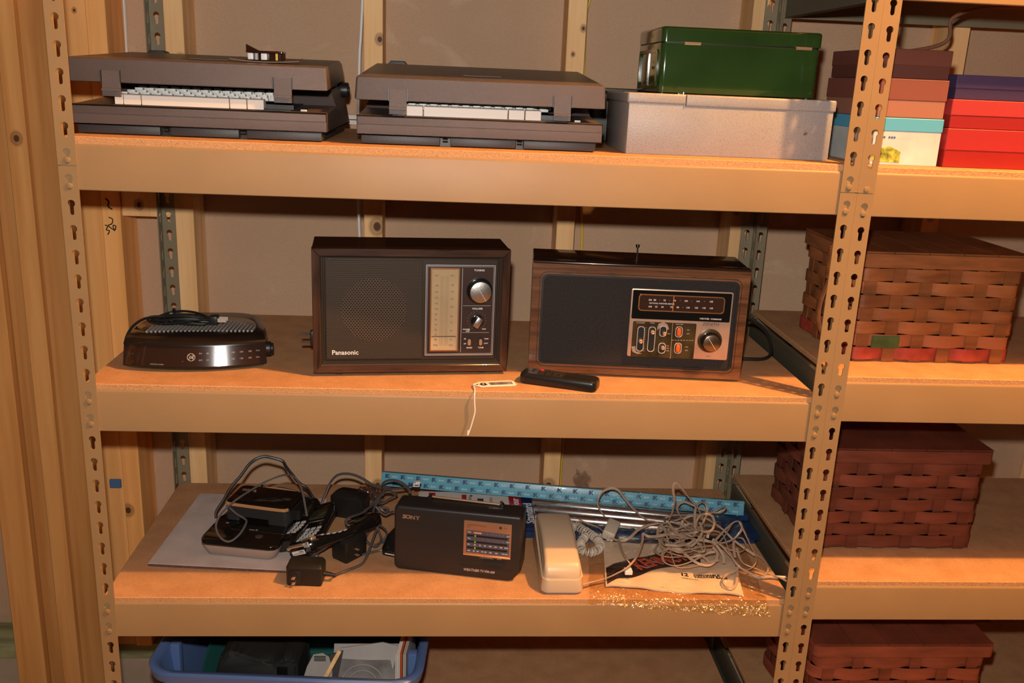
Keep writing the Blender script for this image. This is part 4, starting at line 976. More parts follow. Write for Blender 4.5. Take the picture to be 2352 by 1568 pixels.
def zp(px, py):
    u, v = uv(px, py)
    return u * ZW, .004 + ZH * (1 - v)
def cab(b):
    ring(b, rr(0, ZW, .004, .004 + ZH, .0005, 5), rr(.0165, ZW - .0165, .004 + .0150, .004 + ZH - .0215, .011, 5), 0, .020)
piece('front_frame', zr, M_WAL2, cab)
piece('cabinet', zr, M_WALTOP, lambda b: box(b, .0004, ZW - .0004, .020, ZD, .0045, .0035 + ZH, .002, 2))
piece('top_edge', zr, M_WALTOP, lambda b: box(b, .0002, ZW - .0002, -.0004, .021, .004 + ZH - .0045, .004 + ZH + .0003, .0014, 2))
M_GROOVE = mat('dark_groove', (.012, .006, .004), .6)
piece('routed_groove', zr, M_GROOVE, lambda b: ring(b, rr(.0125, ZW - .0125, .004 + .0110, .004 + ZH - .0175, .013, 5), rr(.0136, ZW - .0136, .004 + .0121, .004 + ZH - .0186, .012, 5), -.0003, .002))
M_CLOTH = mat('black_speaker_cloth', (.014, .010, .008), .8, vary=(300, .5), bump=(900, .5))
piece('speaker_cloth', zr, M_CLOTH, lambda b: prism(b, rr(.0160, ZW - .0160, .004 + .0145, .004 + ZH - .0210, .011, 5), .0035, .012, 'y'))
piece('inner_lip', zr, M_BLK, lambda b: ring(b, rr(.0166, ZW - .0166, .004 + .0151, .004 + ZH - .0216, .011, 5), rr(.0200, ZW - .0200, .004 + .0185, .004 + ZH - .0250, .009, 5), .0015, .006))
px0, pz1 = zp(1060, 568); px1, pz0 = zp(1912, 1205)
px0 += .0; 
M_SILP = mat('pinkish_silver_panel', (.62, .44, .33), .36, .55, vary=(40, .10))
cpn = piece('control_panel', zr, M_SILP, lambda b: prism(b, rr(px0, px1, pz0, pz1, .003), -.0015, .004, 'y', .0006, 2))
dz1 = pz1 - .0020; dz0 = zp(1480, 848)[1]
piece('dial_surround', zr, M_BLKG, lambda b: prism(b, rr(px0 + .0025, px1 - .0025, dz0, dz1, .002), -.0022, .0, 'y', .0003, 1))
wx0, wz1 = zp(1122, 612); wx1, wz0 = zp(1878, 800)
piece('dial_frame', zr, M_COPT, lambda b: ring(b, rr(wx0, wx1, wz0, wz1, .006), rr(wx0 + .0018, wx1 - .0018, wz0 + .0018, wz1 - .0018, .0045), -.0038, -.0005))
piece('dial_face', zr, mat('brown_dial_glass', (.045, .020, .013), .2, coat=.3), lambda b: prism(b, rr(wx0 + .0015, wx1 - .0015, wz0 + .0015, wz1 - .0015, .0045), -.0028, -.0005, 'y'))
def ztext(b):
    for s, x, y, q in [('FM', 1222, 668, .0042), ('88', 1263, 669, .0042), ('92', 1350, 673, .0042), ('96', 1440, 677, .0042), ('100', 1540, 682, .0042), ('104', 1646, 687, .0042), ('108', 1764, 692, .0042), ('·', 1305, 670, .006), ('·', 1393, 674, .006), ('·', 1490, 679, .006), ('·', 1590, 684, .006), ('·', 1704, 689, .006),
                       ('NATIONAL WEATHER SERVICE', 1325, 700, .0031), ('AM', 1221, 724, .0042), ('55', 1276, 726, .0042), ('60', 1331, 729, .0042), ('70', 1411, 732, .0042), ('80', 1468, 735, .0042), ('·', 1513, 737, .006), ('100', 1558, 739, .0042), ('120', 1632, 742, .0042), ('140', 1700, 745, .0042), ('160', 1765, 748, .0042)]:
        ftext(b, s, q, *zp(x, y), -.0029, bold=.00008)
    ftext(b, 'WEATHER  COMMAND', .0036, *zp(1762, 841), -.0024, bold=.0001)
piece('dial_scale', zr, M_WPRINT, ztext)
piece('dial_pointer', zr, mat('orange_pointer', (.65, .20, .04), .4), lambda b: box(b, zp(1428, 690)[0] - .0006, zp(1428, 690)[0] + .0006, -.0034, -.0028, zp(1428, 765)[1], zp(1428, 632)[1]))
gx0, gz1 = zp(1072, 845); gx1, gz0 = zp(1612, 1188)
M_GOLD = mat('olive_gold_plate', (.115, .075, .030), .16, .5, vary=(26, .45), coat=.4)
piece('tone_plate', zr, M_GOLD, lambda b: prism(b, rr(gx0, gx1, gz0, gz1, .002), -.0019, .0, 'y', .0002, 1))
M_IVORY = mat('silver_slot_rim', (.70, .62, .55), .35, .4)
def slot(px, py, hw, hh, nm):
    x, z = zp(px, py)
    o = piece(nm, zr, M_IVORY, lambda b: ring(b, rr(x - hw - .0011, x + hw + .0011, z - hh - .0011, z + hh + .0011, hw), rr(x - hw, x + hw, z - hh, z + hh, hw - .0002), -.0026, .0))
    piece('slot_recess', o, M_BLK, lambda b: prism(b, rr(x - hw, x + hw, z - hh, z + hh, hw - .0002), -.0021, -.0005, 'y'))
    return o, x, z
for (a, b_, kx, ky) in ((1138, 1000, 1137, 1013), (1236, 1005, 1243, 937)):
    o, x, z = slot(a, b_, .0052, .0215, 'slider')
    qx, qz = zp(kx, ky)
    piece('slider_knob', o, M_COPPERED, lambda b: lathe(b, [(0, 0), (.0032, 0), (.0038, .002), (.0034, .009), (.002, .0098), (0, .0092)], 18, T3(qx, -.002, qz, PI / 2)))
for (a, b_, kx, ky) in ((1340, 938, 1348, 953), (1330, 1085, 1334, 1075)):
    o, x, z = slot(a, b_, .0052, .0085, 'toggle')
    qx, qz = zp(kx, ky)
    piece('slider_knob', o, M_COPPERED, lambda b: lathe(b, [(0, 0), (.003, 0), (.0036, .002), (.0032, .008), (.002, .0088), (0, .0082)], 18, T3(qx, -.002, qz, PI / 2)))
for (a, b_) in ((1481, 946), (1473, 1088)):
    o, x, z = slot(a, b_, .0052, .0086, 'rocker_switch')
    piece('rocker', o, mat('orange_plastic', (.72, .12, .015), .35), lambda b: prism(b, rr(x - .0036, x + .0036, z - .0072, z + .0076, .0034), -.0052, -.0015, 'y', .0009, 2))
def zt2(b):
    ftext(b, 'LOUDNESS', .0030, *zp(1138, 861), -.0021); ftext(b, 'TONE', .0030, *zp(1242, 866), -.0021)
    ftext(b, 'WEATHER', .0028, *zp(1485, 882), -.0021)
    for x, y, s in ((1560, 932, '- ON'), (1558, 965, '- OFF'), (1548, 1080, '- ON'), (1546, 1110, '- OFF'), (1392, 962, 'OFF'), (1382, 1068, 'FM'), (1382, 1088, 'AM'), (1382, 1110, 'WX')): ftext(b, s, .0028, *zp(x, y), -.0021)
    ax, az = zp(1425, 868); bx, bz = zp(1405, 1180)
    tube(b, [(ax, -.0021, az), (bx, -.0021, bz)], .0003, 4, 1)
    for k in range(8):
        q = zp(1420 + k * 25, 1016 + k * 1.0); box(b, q[0], q[0] + .0028, -.0023, -.0019, q[1] - .0003, q[1] + .0003)
    for k in range(11):
        q = zp(1188 - k * 2, 905 + k * 20); box(b, q[0] - .0012, q[0] + .0012, -.0023, -.0019, q[1] - .00015, q[1] + .00015)
piece('panel_lettering', zr, mat('pale_print', (.62, .52, .42), .5), zt2)
piece('worn_patch', zr, M_SILP, lambda b: prism(b, [zp(x, y) for x, y in ((1287, 905), (1300, 872), (1345, 858), (1378, 880), (1392, 915), (1380, 930), (1370, 905), (1310, 905), (1290, 930))], -.0021, -.0017, 'y'), 'worn bare metal patch')
piece('worn_patch', zr, M_SILP, lambda b: prism(b, [zp(x, y) for x, y in ((1058, 1065), (1092, 1062), (1098, 1110), (1130, 1118), (1150, 1128), (1110, 1130), (1066, 1110))], -.0021, -.0017, 'y'), 'worn bare metal patch')
piece('brand_lettering', zr, mat('dark_brown_print', (.10, .05, .035), .5), lambda b: (ftext(b, 'ZENITH', .0074, *zp(1767, 888), -.0018, sx=1.1), ftext(b, 'TUNING', .0020, *zp(1745, 1167), -.0018)))
kx, kz = zp(1757, 1030)
piece('knob_rim', zr, mat('bronze_rim', (.14, .09, .05), .3, .8), lambda b: cyl(b, (kx, .0, kz), (kx, -.0030, kz), .0212, n=40, bev=.0008))
M_KNOBCU = mat('spun_bronze', (.62, .42, .28), .24, 1)
k = knob(zr, kx, kz, -.003, .0185, .0145, .014, M_KNOBCU)
piece('knob_mark', k, M_WPRINT, lambda b: box(b, -.00025, .00025, -.0176, -.0168, -.0135, .0135, M=T3(kx + .0008, 0, kz - .0008, 0, -.6, 0)))
piece('antenna', zr, M_CHROME, lambda b: (cyl(b, (.186, .085, ZH), (.1855, .085, ZH + .020), .0016, n=10), cyl(b, (.1855, .085, ZH + .0195), (.1855, .085, ZH + .0245), .0030, .0040, n=14)))
for x in (.02, ZW - .02):
    for y in (.02, ZD - .02):
        bm = bm_new(); box(bm, x - .012, x + .012, y - .012, y + .012, 0, .0046, .001, 1); obj('foot', bm, M_BLK, zr)
bm = bm_new()
tube(bm, [(1.08, .225, S2 + .075), (1.12, .26, S2 + .065), (1.175, .285, S2 + .060), (1.203, .265, S2 + .04), (1.205, .235, S2 + .012), (1.186, .215, S2 + .004), (1.15, .210, S2 + .004), (1.10, .215, S2 + .004), (1.08, .23, S2 + .004)], .0033, 7, 7)
tube(bm, [(1.08, .230, S2 + .070), (1.115, .258, S2 + .055), (1.13, .245, S2 + .035), (1.125, .225, S2 + .018), (1.10, .222, S2 + .010)], .0033, 7, 7)
attach(obj('mains_cord', bm, M_BLK), zr)

# --- price tag and remote
tg = thing('string_tag', 'white string tag with a barcode lying at the shelf edge before the radios', 'tag', (.6315, .0215, S2 + .0008), math.radians(11))
M_PAPER = mat('cream_paper', (.82, .74, .66), .7)
piece('paper', tg, M_PAPER, lambda b: prism(b, [(0, .012), (.010, 0), (.068, -.001), (.073, .004), (.073, .021), (.068, .026), (.012, .025)], 0, .0006, 'z', .0008, 2))
def bars(b):
    x = .028
    rng = random.Random(3)
    while x < .066:
        wd = rng.choice((.0005, .0008, .0014)); box(b, x, x + wd, .006, .019, .0007, .0009); x += wd + rng.choice((.0005, .0009))
    ring(b, rr(.0125, .0225, .0055, .0185, .003, 3), rr(.0155, .0195, .0085, .0155, .0015, 3), .0007, .0009, 'z')
    cyl(b, (.006, .0125, .0007), (.006, .0125, .0010), .0028, n=12)
    box(b, .010, .024, .008, .0105, .00072, .0009)
piece('print', tg, mat('dark_print', (.03, .012, .015), .6), bars)
piece('string', tg, mat('white_string', (.78, .70, .63), .8), lambda b: tube(b, [(.006, .0125, .002), (-.001, .006, .003), (-.002, -.004, .003), (-.0035, -.016, .0008), (-.0052, -.0232, -.004), (-.005, -.0240, -.018), (-.004, -.0242, -.034), (-.007, -.0245, -.048), (-.010, -.0245, -.060), (-.0150, -.0248, -.0745), (-.0145, -.0246, -.066)], .0012, 6, 6))
rm = thing('remote_control', 'small black remote control with a red button in front of the wide radio', 'remote', (.7755, .0455, S2), math.radians(-20.5))
M_REM = mat('black_remote_plastic', (.012, .011, .010), .3, bump=(300, .05))
def rem(b):
    o = rr(-.0665, .0665, -.0195, .0195, .009)
    loft(b, [(.0, [(x * .96, y * .93) for x, y in o]), (.003, o), (.0125, o), (.0165, [(x * .985, y * .95) for x, y in o]), (.0185, [(x * .95, y * .84) for x, y in o])])
piece('body', rm, M_REM, rem)
piece('key_plate', rm, mat('grey_black_label', (.030, .022, .018), .35), lambda b: prism(b, rr(-.054, .008, -.0145, .0145, .002), .0184, .0190, 'z'))
def rbtn(x, y, m, r=.0034):
    bm = bm_new(); prism(bm, rr(x - r, x + r, y - r * .65, y + r * .65, r * .6, 3), .0189, .0203, 'z', .0004, 1); obj('button', bm, m, rm)
rbtn(-.034, .0085, mat('red_button', (.55, .015, .02), .35), .004)
for x, y in ((-.046, .008), (-.018, .008), (-.046, -.001), (-.034, -.001), (-.022, -.001), (-.010, -.001), (-.034, -.009), (-.022, -.009), (-.010, -.009), (.001, -.008)): rbtn(x, y, M_BLK)

# ================================================================ bottom visible shelf
def wob(t): return math.sin(t * 2.3) * .6 + math.sin(t * 5.1 + 1) * .4
def film_mat(name, tint, fac, scale, strength, rough=.06):
    m = bpy.data.materials.new(name); m.use_nodes = True
    nt = m.node_tree; nt.nodes.clear()
    out = nt.nodes.new('ShaderNodeOutputMaterial'); mx = nt.nodes.new('ShaderNodeMixShader')
    tr = nt.nodes.new('ShaderNodeBsdfTransparent'); gl = nt.nodes.new('ShaderNodeBsdfGlossy')
    tr.inputs[0].default_value = (*tint, 1); gl.inputs['Color'].default_value = (1, 1, 1, 1); gl.inputs['Roughness'].default_value = rough
    ly = nt.nodes.new('ShaderNodeLayerWeight'); ly.inputs['Blend'].default_value = .35
    ml = nt.nodes.new('ShaderNodeMath'); ml.operation = 'MULTIPLY_ADD'; ml.inputs[1].default_value = .22 * fac; ml.inputs[2].default_value = .03 * fac
    tc = nt.nodes.new('ShaderNodeTexCoord'); no = nt.nodes.new('ShaderNodeTexNoise'); bp = nt.nodes.new('ShaderNodeBump')
    no.inputs['Scale'].default_value = scale; no.inputs['Detail'].default_value = 3; no.inputs['Distortion'].default_value = 1.2
    bp.inputs['Strength'].default_value = strength; bp.inputs['Distance'].default_value = .01
    L = nt.links.new
    L(tc.outputs['Object'], no.inputs['Vector']); L(no.outputs['Fac'], bp.inputs['Height'])
    L(bp.outputs[0], gl.inputs['Normal'])
    L(ly.outputs['Facing'], ml.inputs[0]); L(ml.outputs[0], mx.inputs[0]); L(tr.outputs[0], mx.inputs[1]); L(gl.outputs[0], mx.inputs[2]); L(mx.outputs[0], out.inputs[0])
    return m
def basis(o, origin, L, N):
    """place an empty with local x along L and local z close to N"""
    L = Vector(L).normalized(); N = Vector(N); N = (N - L * N.dot(L)).normalized(); Yv = N.cross(L)
    m = Matrix((L, Yv, N)).transposed().to_4x4()
    o.rotation_euler = m.to_euler(); o.location = origin
pnl = thing('fibreboard_panel', 'flat paper-faced grey panel lying under the answering machine', 'board', (0, 0, S3))
PQ = [(.050, .110), (.347, .084), (.352, .165), (.336, .386), (.067, .405)]
piece('core', pnl, mat('dark_fibre_core', (.10, .055, .045), .85, vary=(200, .4)), lambda b: prism(b, PQ, .0003, .0052, 'z'))
piece('paper_face', pnl, mat('grey_paper_facing', (.56, .47, .42), .75, vary=(16, .14), bump=(40, .12)), lambda b: prism(b, PQ, .0052, .0062, 'z'))
ZP = S3 + .0064
M_SILV = mat('satin_silver_plastic', (.44, .355, .30), .42, .25, bump=(600, .05))
am = thing('answering_machine', 'answering machine base with satin silver front and glossy black top', 'telephone', (.2075, .1245, ZP), math.radians(-10.3))
def rloft(b, lv, n=6):
    loft(b, [(z, rr(x0, x1, y0, y1, r, n)) for z, x0, x1, y0, y1, r in lv])
piece('silver_shell', am, M_SILV, lambda b: rloft(b, [(.0005, -.063, .063, .010, .10, .014), (.003, -.066, .066, .006, .105, .015), (.020, -.0725, .0725, .0005, .108, .016), (.0245, -.0735, .0735, -.0005, .109, .016)]), ang=50)
piece('black_top', am, M_BLKG, lambda b: rloft(b, [(.0247, -.0745, .0745, -.0012, .110, .017), (.031, -.0745, .0745, -.0012, .111, .017), (.0345, -.0725, .0725, .002, .109, .016)]), ang=50)
piece('button', am, mat('dim_key', (.06, .055, .05), .3), lambda b: cyl(b, (.030, .030, .0345), (.030, .030, .0358), .0072, n=24, bev=.0004))
piece('print', am, M_PRINT, lambda b: (box(b, .002, .012, .052, .054, .0345, .0349), box(b, -.052, -.046, .070, .073, .0345, .0349), box(b, .014, .018, .052, .056, .0345, .0349)))
cr2 = thing('charging_cradle', 'black charging cradle with bright silver front rim stacked on the answering machine', 'telephone', (.2250, .2000, ZP + .0352), math.radians(-12.4), ry=.02)
M_DKG = mat('charcoal_plastic', (.030, .026, .025), .5, bump=(500, .08))
piece('body', cr2, M_DKG, lambda b: (rloft(b, [(.0095, -.060, .066, .0025, .082, .012), (.030, -.0615, .066, 0, .082, .013)]), rloft(b, [(.0, -.059, -.034, .003, .08, .004), (.0105, -.060, -.034, .0025, .08, .004)]), rloft(b, [(.0, .022, .064, .003, .08, .007), (.0105, .022, .065, .0025, .08, .007)])), ang=50)
piece('grey_plate', cr2, mat('grey_label_plate', (.20, .165, .15), .5), lambda b: box(b, -.006, .0145, .020, .022, .003, .0115))
piece('top_shell', cr2, M_BLKG, lambda b: rloft(b, [(.030, -.0625, .067, -.001, .083, .014), (.0355, -.0625, .067, -.001, .083, .014), (.0385, -.059, .062, .004, .078, .012)]), ang=50)
M_TRIM = mat('orange_lit_silver_trim', (.80, .44, .20), .22, .5)  # silver trim; the bulb's orange reflection is put into its colour
piece('front_trim', cr2, M_TRIM, lambda b: tube(b, [(-.060, .006, .0345), (-.054, .0005, .0345), (-.02, -.0012, .0345), (.03, -.0012, .0345), (.056, .0, .0345), (.064, .006, .0345)], .0035, 8, 6, flat=(.0022, .0036)))
piece('rear_trim', cr2, M_TRIM, lambda b: tube(b, [(-.012, .082, .0355), (.02, .0835, .0355), (.050, .082, .0345)], .003, 8, 6, flat=(.0016, .003)))
def spk(b):
    for i in range(9):
        for j in range(2): cyl(b, (-.050 + i * .0032, .056 + j * .004 + .001 * (i % 2), .0375), (-.050 + i * .0032, .056 + j * .004 + .001 * (i % 2), .0395), .0011, n=8)
piece('speaker_dots', cr2, mat('gold_dots', (.45, .30, .15), .4, .6), spk)
piece('rear_step', cr2, M_BLK, lambda b: rloft(b, [(.002, .040, .078, .03, .092, .008), (.022, .042, .078, .03, .092, .008)]))

M_KEYL = mat('pale_key', (.55, .53, .50), .4)
def handset(label, origin, L, N, band=True):
    h = thing('cordless_handset', label, 'telephone', group=None)
    def body(b):
        t = bmesh.new()
        lv = []
        ring_ = []
        for i in range(15):
            x = .152 * i / 14
            hw = .0235 - .0025 * math.sin(PI * i / 14) - (.005 if i in (0, 14) else 0)
            th = .0115 + .0025 * math.cos(2 * PI * i / 14) - (.004 if i in (0, 14) else 0)
            zc = .0035 * math.cos(2 * PI * i / 14)
            pts = [(y, z) for y, z in rr(-hw, hw, -th, th, min(.0085, th * .8), 4)]
            ring_.append([t.verts.new((x, y, z + zc)) for y, z in pts])
        for A, B in zip(ring_, ring_[1:]):
            n = len(A)
            for j in range(n): t.faces.new((A[j], A[(j + 1) % n], B[(j + 1) % n], B[j]))
        t.faces.new(ring_[0][::-1]); t.faces.new(ring_[-1])
        bmesh.ops.recalc_face_normals(t, faces=list(t.faces))
        add_mesh(b, t)
    piece('body', h, M_BLKG, body, ang=50)
    zf = lambda x: .0115 + .0025 * math.cos(2 * PI * x / .152) + .0035 * math.cos(2 * PI * x / .152)
    piece('display', h, mat('dark_olive_display', (.045, .045, .025), .12, .3, coat=.6), lambda b: box(b, .100, .138, -.0165, .0165, zf(.12) - .003, zf(.12) + .0016, .001, 2))
    piece('display_rim', h, M_CHROME, lambda b: box(b, .0965, .0985, -.0165, .0165, zf(.097) - .002, zf(.097) + .0012, .0005, 1))
    for r in range(5):
        for c in range(3):
            x = .030 + r * .0115; y = -.0125 + c * .0125
            bm = bm_new(); box(bm, x - .0038, x + .0038, y - .0047, y + .0047, zf(x) - .002, zf(x) + .0013, .001, 1)
            obj('key', bm, M_KEYL, h)
    if band:
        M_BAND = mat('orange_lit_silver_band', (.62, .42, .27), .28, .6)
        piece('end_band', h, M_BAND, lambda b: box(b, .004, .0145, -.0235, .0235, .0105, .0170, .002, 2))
        piece('sticker', h, M_PAPER, lambda b: (box(b, -.0013, .0005, -.014, .012, .002, .0105),))
        piece('sticker_print', h, mat('sticker_print', (.08, .06, .05), .6), lambda b: (box(b, -.0016, -.0012, -.012, -.003, .0075, .009), box(b, -.0016, -.0012, -.012, .010, .0055, .0060), box(b, -.0016, -.0012, -.012, .010, .0040, .0044)))
    basis(h, origin, L, N)
    return h
handset('cordless handset leaning at a slant, large olive display at its upper end', (.322, .118, S3 + .0195), (.030, .135, .022), (-.42, -.25, .87))
handset('cordless handset lying across the slanted one, its silver band facing the front', (.336, .110, S3 + .0385), (.118, .090, .012), (-.30, .40, .85))
handset('dark cordless handset half hidden between answering machine and slanted handset', (.2895, .142, S3 + .021), (.020, .100, .012), (-.35, -.25, .9), band=False)

def prongs(p, x, y, z, d=(0, -1, 0), stack=(0, 0, 1), gap=.0127):
    for k in (0, 1):
        o = Vector((x, y, z)) + Vector(stack) * gap * k
        e = o + Vector(d) * .008
        bm = bm_new(); tube(bm, [o, e], .003, 6, 1, flat=(.0032, .0008), smooth=False)
        obj('prong', bm, M_COPPERED, p)
def relief(p, a, b, n=7):
    a, b = Vector(a), Vector(b)
    bm = bm_new()
    cyl(bm, a, b, .0042, .0026, 12)
    for i in range(n):
        c = a + (b - a) * (i + .3) / n; e = a + (b - a) * (i + .75) / n
        cyl(bm, c, e, .0050 - .0018 * i / n, n=12)
    obj('strain_relief', bm, M_BLK, p)
a1 = thing('power_adapter', 'black plug-in power adapter with two brass prongs at the front of the shelf', 'adapter', (.3085, .0455, S3), math.radians(-4))
piece('case', a1, M_BLK, lambda b: (rloft(b, [(.0003, .0015, .0625, .001, .038, .004), (.005, .0, .064, 0, .039, .005), (.0345, .0, .064, 0, .039, .005), (.0395, .004, .061, .006, .036, .005)], 3), box(b, .005, .028, -.0018, .004, .004, .029, .0015, 2)), ang=40)
prongs(a1, .0145, -.001, .0075, stack=(0, 0, 1), gap=.0105)
relief(a1, (.063, .020, .016), (.0845, .019, .0135))
bm = bm_new(); tube(bm, CABLES['ad1cord'][0], .0021, 6, 5, flat=(.0026, .0019)); M_GCORD = mat('dark_grey_cord', (.085, .072, .068), .4)
def cord_child(path, parent, name, m, **kw):
    bm = bm_new()
    for p in path: tube(bm, p, .0021, 6, 5, **kw)
    return tag(obj(name, bm, m), *parent)
attach(obj('cord', bm, M_GCORD), a1)
a2 = thing('power_adapter', 'black power adapter turned cornerwise in the middle of the tangle, prongs toward the viewer', 'adapter', (.4060, .1200, S3), math.radians(50))
piece('case', a2, M_BLK, lambda b: rloft(b, [(.0003, .001, .054, .001, .039, .004), (.006, 0, .055, 0, .040, .004), (.040, 0, .055, 0, .040, .004), (.0465, .006, .049, .006, .034, .004)], 3), ang=40)
prongs(a2, .024, -.0003, .012, stack=(0, 0, 1), gap=.0115)
attach(cord_child(CABLES['ad2cord'], ('c', 'cord'), 'cord', M_GCORD, flat=(.0026, .0018)), a2)
a3 = thing('power_adapter', 'large black power adapter at the back, standing between panel and radio', 'adapter', (.3500, .3170, S3), math.radians(-17))
piece('case', a3, M_BLK, lambda b: rloft(b, [(.0003, .001, .072, .001, .044, .006), (.006, 0, .073, 0, .045, .007), (.043, 0, .073, 0, .045, .009), (.052, .012, .060, .008, .036, .009)], 3), ang=40)
relief(a3, (.072, .008, .024), (.100, .006, .026))
attach(cord_child(CABLES['ad3cord'], ('c', 'cord'), 'cord', M_GCORD, flat=(.0028, .0018)), a3)
cord_child(CABLES['arc'], ('thick black cord arching high over the answering machine', 'cord'), 'arched_cord', M_BLK, flat=(.0030, .0025))
cord_child(CABLES['loopwire'], ('thin grey wire hanging in a loop across the answering machine front', 'cord'), 'looped_wire', mat('grey_wire', (.14, .115, .105), .35))
cord_child(CABLES['backwire'], ('grey cord bending low behind the charging cradle', 'cord'), 'rear_cord', M_GCORD, flat=(.0028, .002))
cord_child(CABLES['greyloop'], ('grey cord rising in a bow behind the large back adapter', 'cord'), 'bowed_cord', M_GCORD, flat=(.0030, .002))
for p, lb in zip(CABLES['sidecord'], ('straight grey cord slanting down to the left side of the portable radio', 'grey cord lying on the board and running under the portable radio', 'short black cord bridging to the upper left of the portable radio', 'crossed grey cord tips left of the portable radio')):
    cord_child([p], (lb, 'cord'), 'loose_cord', M_GCORD)
pc = cord_child(CABLES['plugcord'], ('dark phone cord curling up before the light blue box, clear plug at its end', 'cord'), 'phone_cord', M_GCORD, flat=(.0030, .0018))
e = Vector(CABLES['plugcord'][1][-1])
M_CLEARP = mat('clear_plug_plastic', (.80, .76, .72), .15, coat=.3)
piece('modular_plug', pc, M_CLEARP, lambda b: (box(b, e.x - .001, e.x + .012, e.y - .006, e.y + .005, e.z - .004, e.z + .004, .0006, 1), box(b, e.x + .004, e.x + .014, e.y - .0045, e.y + .0035, e.z + .0035, e.z + .0065, .0005, 1)))
pbox('plug_gap', pc, M_BLK, e.x + .002, e.x + .010, e.y - .0063, e.y - .0058, e.z - .001, e.z + .001)

dk = thing('charger_dock', 'small black charger dock half hidden behind the left side of the portable radio', 'charger', (.466, .158, S3), math.radians(-20))
piece('body', dk, M_BLKG, lambda b: rloft(b, [(.0003, 0, .045, 0, .060, .010), (.012, .0, .045, 0, .060, .010), (.034, .006, .039, .012, .056, .010), (.040, .012, .034, .018, .050, .008)], 4), ang=50)
piece('contact_strip', dk, mat('white_strip', (.7, .66, .62), .5), lambda b: box(b, .010, .034, -.0006, .001, .004, .006))
bm = bm_new(); slab_sheet(bm, lambda u, v: (.392 + .062 * u + .006 * wob(v * 5), .352 + .055 * v + .006 * wob(u * 6 + 2), S3 + .004 + .026 * math.sin(PI * u) * (.5 + .5 * v) + .005 * wob(9 * u + 7 * v)), 14, 12, (0, 0, .0008))
tag(obj('clear_bag', bm, film_mat('smoky_clear_film', (.72, .68, .66), 2.5, 90, 1.0, .1), ang=60), 'crumpled smoky clear plastic bag lying behind the large back adapter cords', 'bag')
# --- black portable radio
M_SONY = mat('charcoal_radio_plastic', (.021, .018, .017), .42, bump=(700, .1))
so = thing('portable_radio', 'black portable radio with small orange tuning window and telescopic antenna', 'radio', (.4945, .1058, S3), math.radians(-11.95))
SW, SH, SD = .236, .131, .046
def sbody(b):
    out = []
    out += [(.0125 + .0125 * math.cos(PI + a * PI / 12), .0125 + .0125 * math.sin(PI + a * PI / 12)) for a in range(7)]
    out += [(.212, .0), (.221, .003), (.232, .016), (.236, .026)]
    out += [(.228 + .008 * math.cos(a * PI / 12), .121 + .010 * math.sin(a * PI / 12)) for a in range(7)]
    out += [(.010 + .010 * math.cos(PI / 2 + a * PI / 12), .119 + .010 * math.sin(PI / 2 + a * PI / 12)) for a in range(7)]
    prism(b, out, 0, SD, 'y')
    ed = [e for e in b.edges if all(v.co.y < 1e-6 for v in e.verts)]
    top = [e for e in ed if all(v.co.z > .125 for v in e.verts)]
    rest = [e for e in ed if e not in top]
    bmesh.ops.bevel(b, geom=ed, offset=.0055, segments=4, affect='EDGES', profile=.5)
piece('body', so, M_SONY, sbody, ang=50)
M_GOLDL = mat('gold_lettering', (.50, .32, .18), .4, .4)
def serif_text(b, s, size, x, z, y):
    ftext(b, s, size, x, z, y, bold=.0002)
def slab(b):
    H, w0, y0, y1 = .0072, .0011, -.0004, .0002
    zb = .1085 - H / 2
    ftext(b, 'S', .0102, .0193, .1085, -.0002, sx=1.22, bold=.0003)
    ftext(b, 'O', .0102, .0265, .1085, -.0002, sx=1.30, bold=.0003)
    for x in (.0152 + .0008, .0227): box(b, x - .0003, x + .0003, y0, y1, zb if x < .02 else zb + H - .0021, zb + .0021 if x < .02 else zb + H)
    def bar(xa, za, xb, zb_, t): prism(b, [(xa - t, za), (xa + t, za), (xb + t, zb_), (xb - t, zb_)], y0, y1, 'y')
    for x in (.0325, .0385): bar(x, zb, x, zb + H, .0005)
    bar(.0384, zb, .0326, zb + H, .0009)
    for x, z in ((.0325, zb), (.0325 - .0006, zb + H - .0007), (.0385, zb + H - .0007)): box(b, x - .0015, x + .0015, y0, y1, z, z + .0007)
    bar(.0445, zb, .0445, zb + H * .5, .0008)
    bar(.0445, zb + H * .42, .0420, zb + H, .0008); bar(.0445, zb + H * .42, .0470, zb + H, .0006)
    for x, z in ((.0445, zb), (.0420, zb + H - .0007), (.0470, zb + H - .0007)): box(b, x - .0016, x + .0016, y0, y1, z, z + .0007)
piece('brand_lettering', so, M_GOLDL, slab)
M_PLATE = mat('copper_faceplate', (.52, .27, .155), .3, .55)
tw_ = piece('tuning_window', so, M_PLATE, lambda b: prism(b, rr(.1303, .2172, .0475, .1150, .0015), -.0028, .003, 'y', .0007, 2))
piece('window_sill', so, M_TRIM, lambda b: box(b, .1303, .2172, -.0040, .0, .0468, .0496, .0008, 2))
piece('scale_panel', so, mat('grey_violet_panel', (.10, .085, .11), .3), lambda b: box(b, .1355, .2140, -.0032, .0, .0525, .0968))
for z in (.0868, .0748, .0627):
    piece('scale_slot', so, M_BLK, lambda b: prism(b, rr(.1362, .2110, z - .0019, z + .0019, .0018), -.0035, .0, 'y'))
    piece('scale_pointer', so, mat('green_pointer', (.22, .62, .03), .4), lambda b: box(b, .1505, .1532, -.0039, -.0033, z - .0016, z + .0018))
